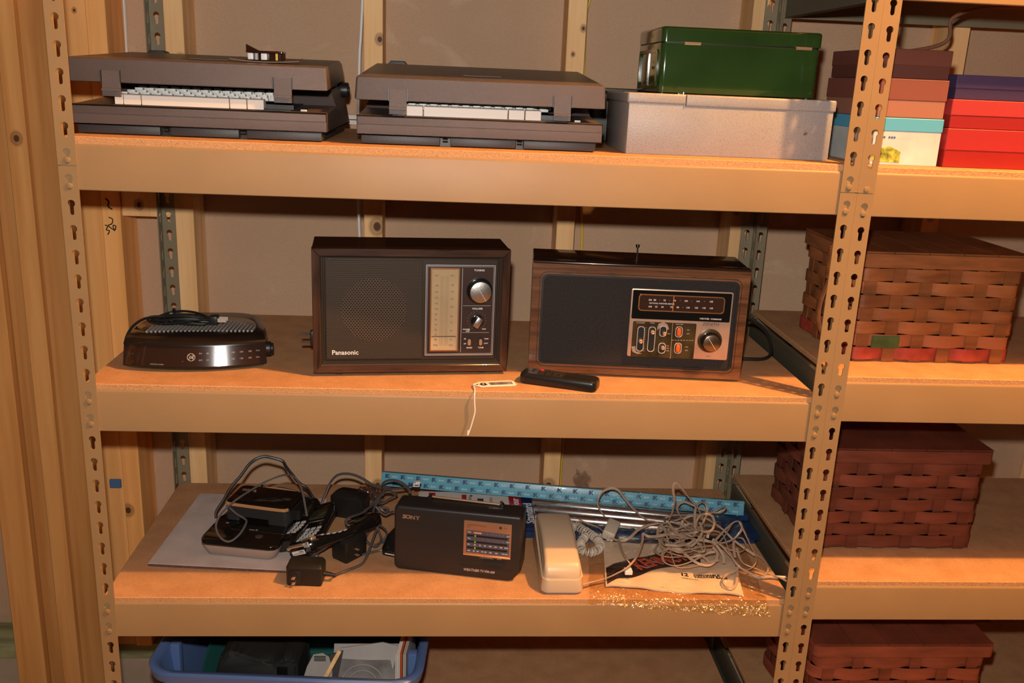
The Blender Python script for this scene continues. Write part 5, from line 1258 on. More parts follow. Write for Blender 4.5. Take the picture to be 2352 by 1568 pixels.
def stext(b):
    kw = dict(bold=.00008)
    for s, x, z in (('TVH', .1405, .0932), ('CH', .2112, .0922), ('TVL', .1405, .0806), ('CH', .2112, .0806), ('FM', .1400, .0689), ('88', .1515, .0689), ('92', .161, .0689), ('96', .170, .0689), ('100', .1795, .0689), ('104', .189, .0689), ('108', .199, .0689), ('MHz', .2090, .0689),
                    ('AM', .1405, .0564), ('53', .150, .0564), ('60', .157, .0564), ('70', .1655, .0564), ('80', .1715, .0564), ('100', .180, .0564), ('130', .191, .0564), ('170', .203, .0564), ('kHz', .2095, .0564)):
        ftext(b, s, .0036, x, z, -.0034, **kw)
piece('scale_lettering', so, M_WPRINT, stext)
def sblue(b):
    for s, x in zip('7 8 9 10 11 12 13'.split(), (.1685, .1735, .1785, .184, .190, .196, .202)): ftext(b, s, .0032, x, .0928, -.0034)
    for s, x in zip('23456', (.1515, .1645, .1755, .1935, .2025)): ftext(b, s, .0036, x, .0806, -.0034)
piece('blue_numerals', so, mat('pale_blue_print', (.16, .26, .52), .5), sblue)
piece('weather_badge', so, mat('red_orange_badge', (.68, .13, .05), .5), lambda b: box(b, .1485, .1640, -.0034, -.003, .0914, .0946))
piece('badge_lettering', so, M_WPRINT, lambda b: ftext(b, 'WEATHER', .0028, .15625, .0930, -.0035, bold=.00008))
piece('window_lettering', so, mat('dark_window_print', (.06, .03, .02), .5), lambda b: (ftext(b, 'WEATHER/TV/FM/AM 4 BAND RADIO', .0021, .1535, .1074, -.0030), ftext(b, 'ICF-34', .0024, .1395, .1036, -.0030), cyl(b, (.1972, -.0028, .1075), (.1972, -.0031, .1075), .0026, n=18), ftext(b, 'TUNE', .0022, .2060, .1073, -.0030)))
piece('print', so, mat('pale_pink_print', (.60, .45, .38), .5), lambda b: (ftext(b, 'WEATHER·TV·FM·AM', .0072, .1600, .0155, -.0002, shear=.22, bold=.0001, sx=.86), ftext(b, 'TVH TVL FM AM', .0030, .1727, .0444, -.0002), ftext(b, 'BAND', .0030, .1967, .0440, -.0002), box(b, .1595, .1860, -.0002, .0002, .0425, .0427)))
def groove(b):
    tube(b, [(.1312, -.0001, .0262), (.133, -.0001, .0243), (.215, -.0001, .0243), (.2174, -.0001, .0258)], .0006, 5, 3)
    ring(b, rr(.1660, .2065, .0275, .0400, .006), rr(.1672, .2053, .0287, .0388, .005), -.0006, .002)
piece('raised_line', so, M_SONY, groove)
piece('band_switch', so, M_SONY, lambda b: prism(b, rr(.1690, .2035, .0305, .0375, .0034), -.0012, .002, 'y', .0006, 2))
piece('antenna', so, M_COPPERED, lambda b: (cyl(b, (.060, .0425, SH + .0022), (.185, .0385, SH + .0022), .0022, n=12), cyl(b, (.185, .0385, SH + .0022), (.192, .0383, SH + .0022), .0026, n=12)), 'copper toned telescopic antenna folded along the top')
piece('antenna_pivot', so, M_BLK, lambda b: cyl(b, (.053, .0425, SH - .004), (.061, .0425, SH + .0035), .0040, n=12))
pbox('antenna_clip', so, M_BLK, .188, .196, .033, .044, SH - .003, SH + .004, .001)
piece('power_slider', so, mat('grey_slider', (.09, .085, .08), .4), lambda b: (box(b, .1690, .1960, .0235, .0310, SH - .0032, SH - .0002, .0008, 1), box(b, .177, .188, .0245, .0300, SH - .001, SH + .0012, .0006, 1)))
def stop(b):
    text(b, 'POWER', .0036, T3(.160, .0165, SH - .0018, .28, 0, 0)); text(b, 'OFF ON', .0034, T3(.183, .0175, SH - .0016, .25, 0, 0))
piece('top_print', so, M_PRINT, stop)
for x in (.0125, .2160):
    piece('handle_slot', so, M_BLK, lambda b: ring(b, rr(x - .0042, x + .0042, .0195, .034, .0015, 3), rr(x - .0034, x + .0034, .0205, .033, .001, 3), SH - .0025, SH - .0015, 'z'))

# --- trimline desk phone
M_TEL = mat('cream_phone_plastic', (.62, .47, .31), .32, bump=(600, .03))
ph = thing('corded_phone', 'cream corded telephone lying lengthwise with its handset on the base', 'telephone', (.7985, .0165, S3))
def pbase(b):
    lv = []
    n = 26
    def outline(hw0, hw1, y0, y1, r):
        return rr(-hw0, hw0, y0, y1, r, 6)
    def sec(z, hw, y0, y1, r): return (z, rr(-hw, hw, y0, y1, r, 6))
    A = [(.0045, .0375, .001, .196, .013), (.008, .0385, 0, .198, .014), (.028, .0365, .003, .199, .014)]
    rings = []
    for z, hw, y0, y1, r in A: rings.append([(x, y, z) for x, y in rr(-hw, hw, y0, y1, r, 6)])
    top = []
    for x, y in rr(-.0375, .0375, .004, .200, .014, 6): top.append((x, y, .026 + .022 * max(0, min(1, (y - .02) / .15)) + .004 * (abs(x) / .0375) ** 2))
    rings.append(top)
    inner = [(x * .90, .004 + (y - .004) * .97 + .003, z - .0005) for x, y, z in top]
    rings.append(inner)
    rings.append([(x * .86, .006 + (y - .004) * .95, .016) for x, y, z in top])
    V = [[b.verts.new(p) for p in R] for R in rings]
    for P, Q in zip(V, V[1:]):
        for j in range(len(P)): b.faces.new((P[j], P[(j + 1) % len(P)], Q[(j + 1) % len(P)], Q[j]))
    b.faces.new(V[0][::-1]); b.faces.new(V[-1])
piece('base', ph, M_TEL, pbase, ang=50)
piece('bottom_plate', ph, mat('grey_bottom_plate', (.22, .20, .20), .6), lambda b: prism(b, rr(-.033, .033, .004, .19, .010), .0, .0048, 'z'))
def hset(b):
    secs = []
    for i in range(25):
        u = i / 24
        y = .007 + .196 * u
        top = .049 + .0165 * math.sin(PI * min(1, u * .80 + .06)) + .010 * u
        if u < .06: top -= .013 * (1 - u / .06) ** 2
        if u > .9: top -= .014 * ((u - .9) / .1) ** 2
        bot = .024 + .012 * u
        hw = .0345 - .0015 * math.sin(PI * u)
        if u < .04: hw -= .004 * (1 - u / .04) ** 2
        if u > .94: hw -= .005 * ((u - .94) / .06) ** 2
        cr_ = min(.0075, (top - bot) * .45)
        prof = rr(-hw, hw, bot, top, (.003, .003, cr_, cr_), 5)
        secs.append([b.verts.new((x * (1 - .06 * max(0, (z - bot) / (top - bot))), y, z)) for x, z in prof])
    for P, Q in zip(secs, secs[1:]):
        for j in range(len(P)): b.faces.new((P[j], P[(j + 1) % len(P)], Q[(j + 1) % len(P)], Q[j]))
    b.faces.new(secs[0][::-1]); b.faces.new(secs[-1])
    bmesh.ops.recalc_face_normals(b, faces=list(b.faces))
piece('handset', ph, M_TEL, hset, ang=60)
M_TELS = mat('cream_cord_plastic', (.60, .50, .39), .4)
def coil(b):
    P = smooth_path([(.037, .150, .012), (.040, .215, .013), (.052, .240, .014), (.066, .226, .013), (.088, .192, .012), (.092, .160, .011), (.074, .138, .011), (.054, .140, .012), (.055, .165, .016), (.066, .185, .020)], 120)
    pts = []
    L = 0
    for i in range(len(P) - 1):
        d = (P[i + 1] - P[i]); L += d.length
        t = d.normalized(); s = t.cross(Vector((0, 0, 1))).normalized(); u = s.cross(t)
        a = L / .0068 * 2 * PI
        pts.append(P[i] + s * (.0072 * math.cos(a)) + u * (.0072 * math.sin(a)))
    tube(b, pts, .0022, 6, 1, flat=(.0019, .0024), smooth=False)
piece('coiled_cord', ph, M_TELS, coil, 'coiled cream handset cord heaped beside the phone', ang=60)
M_FLATC = mat('beige_flat_cord', (.46, .32, .22), .38)
bm = bm_new(); tube(bm, CABLES['phonecord'][0], .002, 8, 6, flat=(.0030, .0013), twist=.05)
attach(obj('line_cord', bm, M_FLATC), ph)
bm = bm_new()
for p in CABLES['filtercord']: tube(bm, p, .002, 8, 6, flat=(.0029, .0013), twist=.05)
fc = obj('line_cord', bm, M_FLATC)
e2 = Vector(CABLES['filtercord'][0][-1])
piece('modular_plug', fc, M_CLEARP, lambda b: box(b, e2.x - .009, e2.x + .005, e2.y - .012, e2.y + .002, e2.z - .004, e2.z + .004, .0008, 1, M=None))
bm = bm_new()
for p in CABLES['tangle']: tube(bm, p, .002, 8, 5, flat=(.0027, .0012), twist=.06)
tag(obj('telephone_cord', bm, M_FLATC), 'large tangled heap of beige phone cord on the bag packet', 'cord')
df = thing('line_filter', 'cream telephone line filter box hanging in its cord beside the coiled cord', 'filter', (.898, .222, S3 + .022), 0)
basis(df, (.9185, .222, S3 + .0235), (.40, .90, .14), (.15, -.25, .95))
attach(fc, df)
piece('case', df, M_TELS, lambda b: box(b, -.024, .024, -.0125, .0125, -.010, .010, .003, 3))
piece('label', df, mat('grey_filter_label', (.22, .20, .19), .5), lambda b: box(b, -.015, .019, .0122, .0128, -.006, .006))
piece('print', df, M_BLK, lambda b: [box(b, -.012 + k * .008, -.009 + k * .008, .0127, .0130, -.005, .004) for k in range(4)])
piece('neck', df, M_TELS, lambda b: cyl(b, (-.022, -.002, 0), (-.034, -.003, 0), .0045, .0028, 12))

# --- long light-blue curtain-rod box, and rod pack beneath
M_LBLUE = mat('light_blue_printed_card', (.13, .40, .52), .35, vary=(14, .08), coat=.15)
kb = thing('curtain_rod_box', 'long light blue cardboard box with repeated dark blue emblems at the back', 'box')
BA, BB = Vector((.4500, .4030, S3 + .0455)), Vector((1.2085, .2895, S3 + .0395))
LB = (BB - BA).length
basis(kb, BA, BB - BA, (0, .30, .95))
piece('carton', kb, M_LBLUE, lambda b: box(b, 0, LB, 0, .022, -.0145, .0150, .0012, 2))
def ksym(b):
    i = 0
    n = int(LB / .0335)
    for i in range(n + 1):
        for r in (0, 1):
            x = .012 + i * .0335 + r * .0172
            if x > LB - .008: continue
            z = .0070 if r == 0 else -.0075
            box(b, x - .0042, x - .0018, -.0004, .0003, z - .0042, z + .0042)
            ftext(b, 'K', .0118, x + .0016, z, -.0003, bold=.0006)
piece('emblem_print', kb, mat('dark_blue_print', (.015, .060, .16), .4), ksym)
def kword(b):
    n = int(LB / .0335)
    for i in range(n + 1):
        for r in (0, 1):
            x = .0285 + i * .0335 + r * .0172
            if x > LB - .010: continue
            ftext(b, 'kirsch', .0052, x, (.0070 if r == 0 else -.0075), -.0003, bold=.0001, sx=.9)
piece('word_print', kb, mat('pale_print_on_blue', (.62, .68, .66), .5), kword)
M_FILM = film_mat('clear_wrap_film', (.97, .97, .97), 1.6, 70, 1.6, .16)
def sheet(b, fn, nu, nv):
    g = [[b.verts.new(fn(i / nu, j / nv)) for j in range(nv + 1)] for i in range(nu + 1)]
    for i in range(nu):
        for j in range(nv): b.faces.new((g[i][j], g[i + 1][j], g[i + 1][j + 1], g[i][j + 1]))
rngw = random.Random(5)
WR = [(rngw.uniform(0, 6.28), rngw.uniform(20, 90), rngw.uniform(20, 90)) for _ in range(6)]
def wrk(x, y, s=1.0): return s * sum(math.sin(p + a * x + b_ * y) for p, a, b_ in WR) / 6
piece('shrink_wrap', kb, M_FILM, lambda b: sheet(b, lambda u, v: (LB * (.46 + .545 * u), -.0018 + .0012 * wrk(LB * u * 3, v * .6), -.0155 + .0315 * v), 60, 8), 'wrinkled clear shrink wrap over the right half', ang=60)

rp = thing('curtain_rod_pack', 'blue card pack of chrome curtain rods under the light blue box', 'package', (0, 0, S3))
M_DBLUE = mat('dark_blue_card', (.010, .035, .105), .25, coat=.3, vary=(20, .2))
piece('backing_card', rp, M_DBLUE, lambda b: (prism(b, [(.50, .230), (.845, .228), (.855, .2145), (1.196, .214), (1.232, .232), (1.236, .30), (1.228, .352), (.50, .405)], .0005, .0045, 'z')))
piece('folded_edge', rp, M_DBLUE, lambda b: prism(b, [(.742, .0), (.755, .018), (.7565, .0)], .225, .30, 'y') if False else (box(b, .860, 1.21, .2130, .2138, .0, .007), box(b, 1.150, 1.226, .300, .345, .0045, .021, .003, 1)))
for (ax, ay), (bx_, by), nm in (((.772, .3250), (1.150, .2520), 1), ((.772, .2920), (1.140, .2240), 2), ((.772, .3560), (1.145, .2790), 3)):
    bm = bm_new(); cyl(bm, (ax, ay, .0165), (bx_, by, .0165), .0118, n=24, bev=.001)
    obj('rod', bm, mat('brushed_chrome_rod', (.66, .60, .54), .28, 1), rp)
M_HEAD = mat('white_printed_card', (.72, .64, .58), .4, vary=(40, .05))
piece('header_card', rp, M_HEAD, lambda b: box(b, .53, .722, .285, .395, .016, .0215, .001, 1))
M_REDP = mat('red_print_block', (.40, .012, .018), .4)
piece('red_stripe', rp, M_REDP, lambda b: box(b, .722, .748, .22, .385, .016, .0213, .001, 1))
piece('blue_stripe', rp, mat('navy_print_block', (.008, .022, .085), .35, coat=.2), lambda b: box(b, .748, .772, .228, .375, .016, .0213, .001, 1))
piece('header_lettering', rp, M_WHITE, lambda b: (text(b, 'Standard', .026, T3(.7605, .297, .0214, 0, 0, PI / 2), bold=.0004), text(b, 'Choose Your', .022, T3(.7355, .305, .0214, 0, 0, PI / 2), bold=.0005)))
def hp(b):
    for i, s in enumerate(('CURTAIN ROD', 'FOR THE', 'IN THE BOX', 'SIZE')): text(b, s, .0085, T3(.640 + i * .022, .345, .0216, 0, 0, PI / 2))
piece('small_print', rp, mat('dark_print_small', (.05, .03, .05), .5), hp)
piece('colour_patches', rp, M_REDP, lambda b: (box(b, .552, .566, .345, .388, .0215, .0217), box(b, .622, .632, .33, .38, .0215, .0217), cyl(b, (.706, .345, .0214), (.706, .345, .0217), .004, n=10)))
piece('blue_patches', rp, M_DBLUE, lambda b: (box(b, .655, .668, .335, .362, .0214, .0217), cyl(b, (.642, .375, .0214), (.642, .375, .0217), .003, n=10)))
piece('inner_tray', rp, M_DBLUE, lambda b: box(b, .52, .77, .225, .385, .0045, .0158))
piece('clear_wrap', rp, M_FILM, lambda b: sheet(b, lambda u, v: (.775 + .43 * u, .2185 + .1295 * v, .0305 * (1 - (2 * v - 1) ** 4) * (1 - .7 * max(0, u - .8) / .2) + .006 + .0022 * wrk(u * 2.5, v)), 50, 14), ang=60)

# --- crumpled clear bag behind
bm = bm_new(); sheet(bm, lambda u, v: (.875 + .034 * u + .004 * math.sin(9 * v), .466 - .004 * math.sin(7 * u), S3 + .045 * v * (1 - .25 * u) + .004 * math.sin(12 * u)), 10, 10)
tag(obj('clear_bag', bm, film_mat('grey_clear_film', (.70, .72, .74), 2.0, 90, .6), ang=60), 'small crumpled clear plastic bag standing against the yellow cable', 'bag')

# --- disposable bag packet in clear film
vb = thing('bag_packet', 'white paper bag packet with slanted red lettering on a dark band, in clear film', 'package', (.8806, .0422, S3), math.radians(-7.16))
def pz(x, y): return .0052 + .0016 * math.sin(x * 38 + y * 14) * math.cos(y * 40) + .0007 * math.sin(x * 120 - y * 60)
VX, VY = .2475, .170
def pap(b):
    slab_sheet(b, lambda u, v: (VX * u + .004 * u * v, VY * v + .002 * math.sin(9 * u) * (1 - v), pz(VX * u, VY * v)), 44, 30, (0, 0, -.003))
piece('paper_stack', vb, mat('warm_white_paper', (.86, .75, .63), .65, vary=(14, .06)), pap, ang=60)
UP = [(.0025, .0640), (.018, .084), (.045, .1005), (.075, .112), (.115, .1400), (.150, .128), (.185, .132)]
LO = [(.0025, .0035), (.022, .0245), (.048, .0320), (.085, .0600), (.112, .0750), (.150, .0960), (.185, .1050)]
def interp(T, x):
    for (a, ya), (c, yc) in zip(T, T[1:]):
        if x <= c: return ya + (yc - ya) * (x - a) / (c - a)
    return T[-1][1]
def drape(b, grid, dz): pass
def bandm(b): sheet(b, lambda u, v: (lambda x: (lambda y: (x, y, pz(x, y) + .0006))(interp(LO, x) + (interp(UP, x) - interp(LO, x)) * v))(.0025 + .1825 * u), 50, 14)
piece('dark_band', vb, mat('dark_brown_print_band', (.030, .012, .012), .5), bandm, ang=60)
def lay(b, s, size, x, y, rot, dz, **kw):
    t = bmesh.new(); text(t, s, size, T3(x, y, 0, 0, 0, rot), align='LEFT', **kw)
    bmesh.ops.subdivide_edges(t, edges=[e for e in t.edges if e.calc_length() > .006], cuts=2, use_grid_fill=False)
    for v in t.verts: v.co.z += pz(v.co.x, v.co.y) + dz
    add_mesh(b, t)
piece('lettering_outline', vb, mat('cream_outline', (.70, .52, .42), .5), lambda b: lay(b, 'KENMORE', .046, .0590, .0760, .50, .0009, bold=.0012, sx=.62, shear=-.30))
piece('red_lettering', vb, mat('red_ink', (.78, .05, .02), .45), lambda b: lay(b, 'KENMORE', .046, .0590, .0760, .50, .0014, bold=.0003, sx=.62, shear=-.30))
piece('black_lettering', vb, mat('black_ink', (.02, .012, .012), .5), lambda b: (lay(b, '12', .0150, .1400, .0560, 0, .0008, bold=.0006), lay(b, 'DISPOSABLE', .0088, .1655, .0605, .03, .0008, bold=.0003, sx=1.0), lay(b, 'VACUUM BAGS', .0088, .1655, .0530, .03, .0008, bold=.0003, sx=1.02), lay(b, 'MADE IN U.S.A.', .0045, .1420, .0430, 0, .0008)))
M_BAGF = film_mat('warm_lit_clear_film', (.95, .90, .81), 1.5, 34, 1.0, .12)  # clear film; the warm light on it is put into the amber tint
def bagf(b):
    def f(u, v):
        x = -.030 + .315 * u
        if v < .75:
            t = v / .75
            y = .190 - .205 * t
            z = pz(max(0, min(VX, x)), max(0, min(VY, y))) + .0030 + .0012 * wrk(x * 4, y * 4)
            e = min(1, min(x + .030, .285 - x) / .025) ; z = .0008 + (z - .0008) * max(.08, e)
            if y < 0: z = .0075 + .0035 * wrk(x * 5, y * 5) + .002
        else:
            t = (v - .75) / .25
            y = -.015 - .036 * t + .004 * wrk(x * 6, t)
            z = .0085 + .0042 * wrk(x * 7, y * 6) - .013 * t * t
        return (x + .004 * wrk(y * 5, x), y, z)
    sheet(b, f, 70, 44)
piece('clear_film', vb, M_BAGF, bagf, 'loose crinkled clear film hanging over the shelf edge', ang=60)

# ================================================================ tub on the lowest shelf
M_TUB = mat('blue_tub_plastic', (.095, .165, .36), .38, bump=(500, .05))
M_TUBI = mat('teal_inner_plastic', (.020, .12, .105), .45)
tub = thing('storage_tub', 'blue plastic storage tub under the lowest visible beam', 'tub', (.3100, .240, S4), math.radians(-4))
TH = .203
def tubshell(b):
    def R(hx, hy, r, z): return [(x, y, z) for x, y in rr(-hx, hx, -hy, hy, r, 7)]
    lv = [R(.215, .165, .04, .001), R(.238, .190, .045, TH - .030), R(.240, .192, .045, TH - .022), R(.252, .204, .052, TH - .022), R(.256, .208, .055, TH - .004), R(.252, .204, .052, TH), R(.243, .195, .047, TH - .001), R(.237, .189, .044, TH - .010), R(.212, .160, .04, .005)]
    V = [[b.verts.new(p) for p in q] for q in lv]
    for P, Q in zip(V, V[1:]):
        for j in range(len(P)): b.faces.new((P[j], P[(j + 1) % len(P)], Q[(j + 1) % len(P)], Q[j]))
    b.faces.new(V[0][::-1]); b.faces.new(V[-1])
    bmesh.ops.recalc_face_normals(b, faces=list(b.faces))
piece('shell', tub, M_TUB, tubshell, ang=50)
for s in (-1, 1):
    def hnd(b):
        box(b, s * .250 - .016, s * .250 + .016, -.055, .055, TH - .004, TH + .036, .006, 3)
    piece('handle', tub, M_TUB, hnd)
    [pbox('rib', tub, M_TUB, s * .228 - .010, s * .228 + .010, y - .010, y + .010, .05, TH - .006, .004) for y in (-.10, .10)]
tin = thing('nested_tub', 'teal green plastic tub nested inside the blue tub', 'tub', (.3100, .240, S4 + .0055), math.radians(-4))
def tubin(b):
    def R(hx, hy, r, z): return [(x, y, z) for x, y in rr(-hx, hx, -hy, hy, r, 6)]
    lv = [R(.165, .155, .04, .0), R(.196, .183, .045, .200), R(.192, .179, .043, .202), R(.160, .15, .04, .004)]
    V = [[b.verts.new(p) for p in q] for q in lv]
    for P, Q in zip(V, V[1:]):
        for j in range(len(P)): b.faces.new((P[j], P[(j + 1) % len(P)], Q[(j + 1) % len(P)], Q[j]))
    b.faces.new(V[0][::-1]); b.faces.new(V[-1])
    for v in b.verts:
        if v.co.y < 0 and v.co.z > .1: v.co.z -= .130 * min(1, -v.co.y / .1)
    bmesh.ops.recalc_face_normals(b, faces=list(b.faces))
piece('shell', tin, M_TUBI, tubin, ang=50)
def blob(b, prof, y0, y1, seed):
    r = random.Random(seed)
    prism(b, prof, y0, y1, 'y', .006, 2, bev_all=True)
    bmesh.ops.subdivide_edges(b, edges=list(b.edges), cuts=2, use_grid_fill=True)
    for v in b.verts: v.co += Vector((r.uniform(-1, 1), r.uniform(-1, 1), r.uniform(-1, 1))) * .0014
bg = thing('camera_bag', 'soft black bag lying in the blue tub', 'bag', (.167, .100, S4 + .012), math.radians(-4))
piece('body', bg, mat('black_nylon', (.010, .009, .008), .75, bump=(900, .3)), lambda b: blob(b, [(0, .0), (-.012, .12), (.004, .188), (.022, .203), (.045, .198), (.085, .186), (.108, .180), (.122, .191), (.140, .190), (.150, .178), (.152, .0)], 0, .10, 4), ang=60)
piece('buckle', bg, M_BLKG, lambda b: box(b, .112, .132, -.004, .002, .150, .175, .002, 2))
def leaf(b, w_, h_, bend_, th=.0012, n=8):
    slab_sheet(b, lambda u, v: (w_ * u, bend_ * math.sin(PI * u) + .006 * v, h_ * v), n, 5, (0, th, 0))
M_NEWS = mat('newsprint', (.48, .44, .40), .8, vary=(8, .15))
M_NEWSD = mat('newsprint_photo', (.22, .20, .185), .8, vary=(20, .4))
np1 = thing('newspaper', 'folded grey newspapers standing in the right half of the tub', 'newspaper', (.372, .100, S4 + .012), math.radians(-3), rx=-.12)
piece('sheet_front', np1, M_NEWSD, lambda b: leaf(b, .130, .172, -.006), ang=60)
piece('fold_top', np1, M_NEWS, lambda b: prism(b, [(.004, .135), (.120, .143), (.130, .200), (.100, .206), (.020, .192)], .004, .010, 'y', .001, 1))
piece('arc_print', np1, mat('pale_news_print', (.38, .34, .31), .8), lambda b: [ring(b, rr(.035 - q, .095 + q, .095 - q, .155 + q, .03 + q, 6), rr(.037 - q, .093 + q, .097 - q, .153 + q, .028 + q, 6), -.0065, -.004) for q in (0, .012)])
piece('back_leaf', np1, M_NEWS, lambda b: [prism(b, [(.002, .0), (.134, .0), (.136, .200 - .004 * k), (.006, .196 - .004 * k)], .014 + .004 * k, .0165 + .004 * k, 'y') for k in range(3)])
fo = thing('orange_folder', 'narrow orange red folder edge standing right of the newspapers', 'folder', (.513, .085, S4 + .072), math.radians(84))
piece('cover', fo, mat('orange_red_card', (.52, .095, .02), .6), lambda b: box(b, 0, .13, 0, .004, 0, .148))
piece('pages', fo, M_PAPER, lambda b: [box(b, .003, .128, .005 + .003 * k, .0072 + .003 * k, 0, .143 - .003 * k) for k in range(3)])
piece('front_leaf', fo, M_NEWS, lambda b: [box(b, .0, .13, -.004 - .003 * k, -.0015 - .003 * k, 0, .146) for k in range(2)])
cb = thing('folded_carton', 'crumpled grey cardboard piece leaning beside the newspapers', 'cardboard', (.328, .096, S4 + .012), rx=-.05)
piece('flap', cb, mat('grey_carton', (.42, .38, .34), .75, vary=(20, .1)), lambda b: prism(b, [(.0, .0), (-.006, .13), (.004, .165), (.016, .190), (.034, .193), (.046, .185), (.052, .160), (.048, .0)], 0, .004, 'y', .0008, 1))
piece('dark_panel', cb, mat('dark_carton_print', (.07, .055, .05), .7), lambda b: prism(b, [(.034, .120), (.048, .188), (.072, .196), (.058, .12)], .0042, .008, 'y'))
piece('print', cb, M_INK, lambda b: [box(b, .018, .040, -.0006, .0002, .178 + .003 * k, .1795 + .003 * k) for k in range(4)])
st = thing('wooden_stick', 'pale flat wooden stick poking up out of the tub', 'stick')
basis(st, (.328, .088, .262), (.068, .006, .140), (0, -1, .1))
piece('blade', st, pine('pale_stick_wood', [], 1.1), lambda b: box(b, 0, .155, -.0040, .0040, -.002, .002, .0012, 2))

# ================================================================ right bay contents
M_B1 = mat('light_blue_printed_box', (.10, .42, .62), .4)
def gbox(label, loc, size, mcol, mlid, rz=0, group='boxed games in the right bay', lidh=.55):
    t = thing('game_box', label, 'box', loc, rz, group)
    w_, d_, h_ = size
    piece('tray', t, mcol, lambda b: box(b, .001, w_ - .001, .001, d_ - .001, 0, h_ * .9, .001, 1))
    piece('lid', t, mlid, lambda b: box(b, 0, w_, 0, d_, h_ * (1 - lidh), h_, .001, 1))
    return t
p1 = gbox('light blue and white puzzle box directly behind the right post', (1.2625, .055, R1), (.115, .22, .075), mat('pale_grey_print', (.55, .60, .58), .4, vary=(25, .1)), M_B1, lidh=.28)
piece('picture', p1, mat('green_yellow_print', (.30, .34, .05), .5, vary=(90, .9)), lambda b: prism(b, [(.002, .006), (.05, .004), (.05, .022), (.03, .030), (.014, .026), (.004, .018)], .0004, .0016, 'y'))
piece('small_print', p1, mat('blue_ink', (.06, .12, .30), .5), lambda b: [box(b, .010 + .0042 * k, .0128 + .0042 * k, .0004, .0012, .0425, .0455) for k in (0, 1, 2, 4, 5, 6)])
gbox('red game box beside the light blue puzzle box', (1.383, .05, R1), (.17, .24, .062), mat('red_box_side', (.30, .018, .015), .4), mat('red_box_lid', (.38, .03, .03), .35))
gbox('salmon coloured box on top of the light blue puzzle box', (1.2640, .055, R1 + .0755), (.112, .22, .060), mat('salmon_box', (.34, .15, .10), .5), mat('dark_salmon_lid', (.22, .07, .05), .5))
gbox('bright red box on top of the red game box', (1.386, .055, R1 + .0625), (.16, .23, .045), mat('bright_red_side', (.30, .02, .02), .4), mat('bright_red_lid', (.42, .045, .045), .35))
gbox('purple box lying above the bright red one', (1.390, .06, R1 + .108), (.155, .22, .038), mat('purple_box', (.05, .03, .08), .45), mat('purple_lid', (.06, .04, .10), .45))
gbox('dark brown red box at the top of the left game stack', (1.2650, .06, R1 + .136), (.112, .21, .045), mat('brown_red_box', (.11, .035, .025), .5), mat('brown_red_lid', (.15, .045, .03), .5))
bm = bm_new(); tube(bm, [(1.300, .30, R1 + .17), (1.455, .26, R1 + .20), (1.465, .25, R1 + .245), (1.52, .25, R1 + .264), (1.62, .25, R1 + .268), (1.70, .25, R1 + .25), (1.72, .26, R1 + .15), (1.72, .27, R1 + .01)], .0035, 8, 8)
tag(obj('bent_rod', bm, mat('brown_rattan_rod', (.20, .085, .04), .5)), 'thin brown bent handle rising behind the game boxes in the right bay', 'handle')

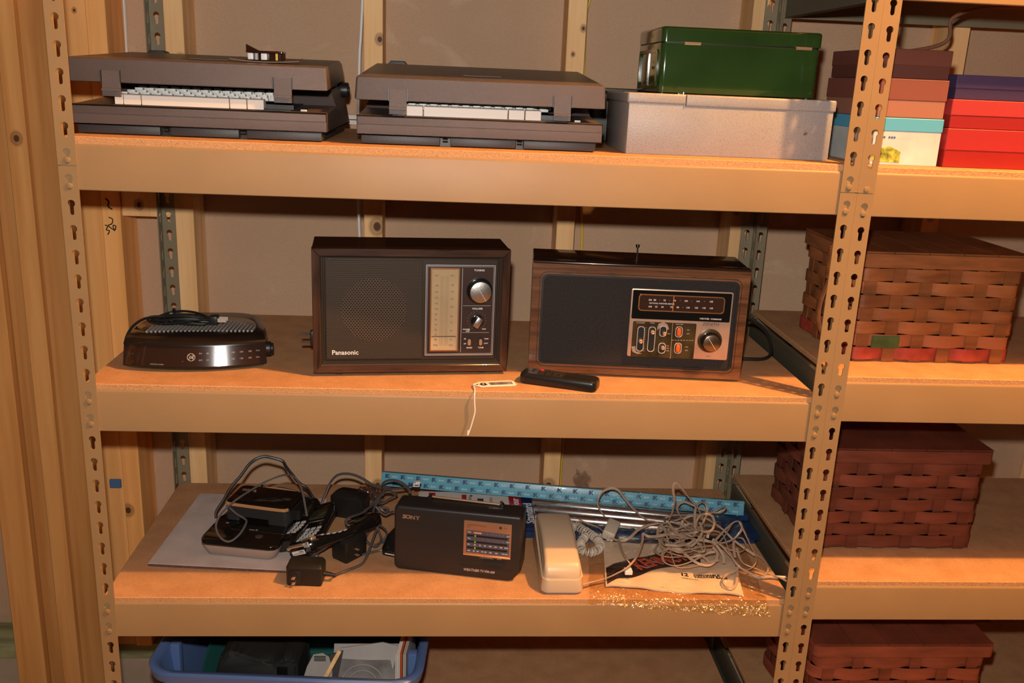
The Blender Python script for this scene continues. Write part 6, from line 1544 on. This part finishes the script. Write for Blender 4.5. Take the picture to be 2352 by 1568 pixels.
def wicker(name, c, vary_=.3):
    return mat(name, c, .5, 0, .4, vary=(40, vary_, (.3, .3, 1.5)), bump=(120, .2))
def basket(label, loc, w_, d_, h_, base_c, rows_, rz=0, strap=True, accents=()):
    t = thing('woven_basket', label, 'basket', loc, rz, 'woven splint baskets in the right bay')
    cols = [wicker('%s_splint_%d' % (label[:12].replace(' ', '_'), i), sc3(base_c, k)) for i, k in enumerate((1, .8, 1.18))]
    rh = (h_ - .03) / rows_
    nx, ny = 6, 4
    def per(k):                       # corner rounded perimeter points with phase
        pts = []
        L = [((0, 0), (w_, 0), nx * 2), ((w_, 0), (w_, d_), ny * 2), ((w_, d_), (0, d_), nx * 2), ((0, d_), (0, 0), ny * 2)]
        i = 0
        for (a, b_, n) in L:
            nv = Vector((b_[1] - a[1], -(b_[0] - a[0]))).normalized()
            for q in range(n):
                f = (q + .5) / n
                o = .0028 * (1 if (i // 2 + k) % 2 == 0 else -1) * (1 if i % 2 == 0 else .9)
                pts.append((a[0] + (b_[0] - a[0]) * f + nv.x * o, a[1] + (b_[1] - a[1]) * f + nv.y * o)); i += 1
        return pts
    for k in range(rows_):
        pts = per(k)
        bm = bm_new()
        z0_, z1_ = .004 + k * rh + .0008, .004 + (k + 1) * rh - .0008
        P = smooth_path([(x, y, 0) for x, y in pts], 3, True)
        n = len(P)
        c_ = Vector((w_ / 2, d_ / 2, 0))
        V = []
        for p in P:
            d = (p - c_).normalized() * .0014
            V.append([bm.verts.new((p.x, p.y, z0_)), bm.verts.new((p.x, p.y, z1_)), bm.verts.new((p.x - d.x, p.y - d.y, z1_)), bm.verts.new((p.x - d.x, p.y - d.y, z0_))])
        for i in range(n):
            for j in range(4): bm.faces.new((V[i][j], V[(i + 1) % n][j], V[(i + 1) % n][(j + 1) % 4], V[i][(j + 1) % 4]))
        bmesh.ops.recalc_face_normals(bm, faces=list(bm.faces))
        m = cols[k % 3]
        if k in accents: m = accents[k]
        obj('splint', bm, m, t)
    # uprights
    L = [((0, 0), (w_, 0), nx), ((w_, 0), (w_, d_), ny), ((w_, d_), (0, d_), nx), ((0, d_), (0, 0), ny)]
    for (a, b_, n) in L:
        for q in range(n):
            f = (q + .5) / n
            x, y = a[0] + (b_[0] - a[0]) * f, a[1] + (b_[1] - a[1]) * f
            bm = bm_new()
            if a[1] == b_[1]: box(bm, x - .011, x + .011, y - .0007, y + .0007, .001, h_ - .004)
            else: box(bm, x - .0007, x + .0007, y - .011, y + .011, .001, h_ - .004)
            obj('upright', bm, cols[1], t)
    piece('floor', t, cols[1], lambda b: box(b, .004, w_ - .004, .004, d_ - .004, 0, .004))
    piece('rim', t, cols[0], lambda b: ring(b, rr(-.008, w_ + .008, -.008, d_ + .008, .012), rr(.002, w_ - .002, .002, d_ - .002, .008), h_ - .024, h_, 'z'))
    piece('lid', t, cols[1], lambda b: [box(b, -.006 + q * (w_ + .012) / 5 + .001, -.006 + (q + 1) * (w_ + .012) / 5 - .001, -.006, d_ + .006, h_ + .0005, h_ + .0035) for q in range(5)])
    if strap:
        piece('handle_wrap', t, cols[2], lambda b: [tube(b, [(-.010 + .0085 * math.cos(a), d_ * .36 + .012 * math.sin(a), h_ - .005 - i * .0047) for a in [2 * PI * q / 10 for q in range(10)]], .0028, 6, 2, True) for i in range(13)])
        piece('handle', t, cols[0], lambda b: tube(b, [(-.012, d_ * .36, h_ - .06), (-.026, d_ * .34, h_ - .11), (-.0265, d_ * .30, h_ - .15), (-.012, d_ * .22, h_ - .175), (-.006, d_ * .12, h_ - .185)], .005, 8, 6, flat=(.006, .0022)))
    return t
GREEN = mat('green_dyed_splint', (.055, .10, .025), .5, vary=(40, .3))
RED = mat('red_dyed_splint', (.34, .045, .028), .5, vary=(40, .3))
basket('red brown woven splint basket with bound handle behind the right post', (1.292, .10, R2), .30, .24, .195, (.29, .095, .029), 7, accents={0: RED, 1: mat('orange_dyed_splint', (.36, .11, .04), .5)})
bk = [o for o in bpy.data.objects if o.name == 'woven_basket'][0]
piece('green_patch', bk, GREEN, lambda b: box(b, .040, .090, -.0050, -.0032, .0268, .0485), 'green dyed splint section')
basket('dark red brown woven basket on the middle shelf of the right bay', (1.290, .13, R3), .32, .24, .205, (.17, .042, .022), 7, strap=False)
basket('lowest woven basket, red brown, at the bottom right', (1.300, .06, R4), .34, .26, .215, (.24, .055, .026), 7, strap=False)
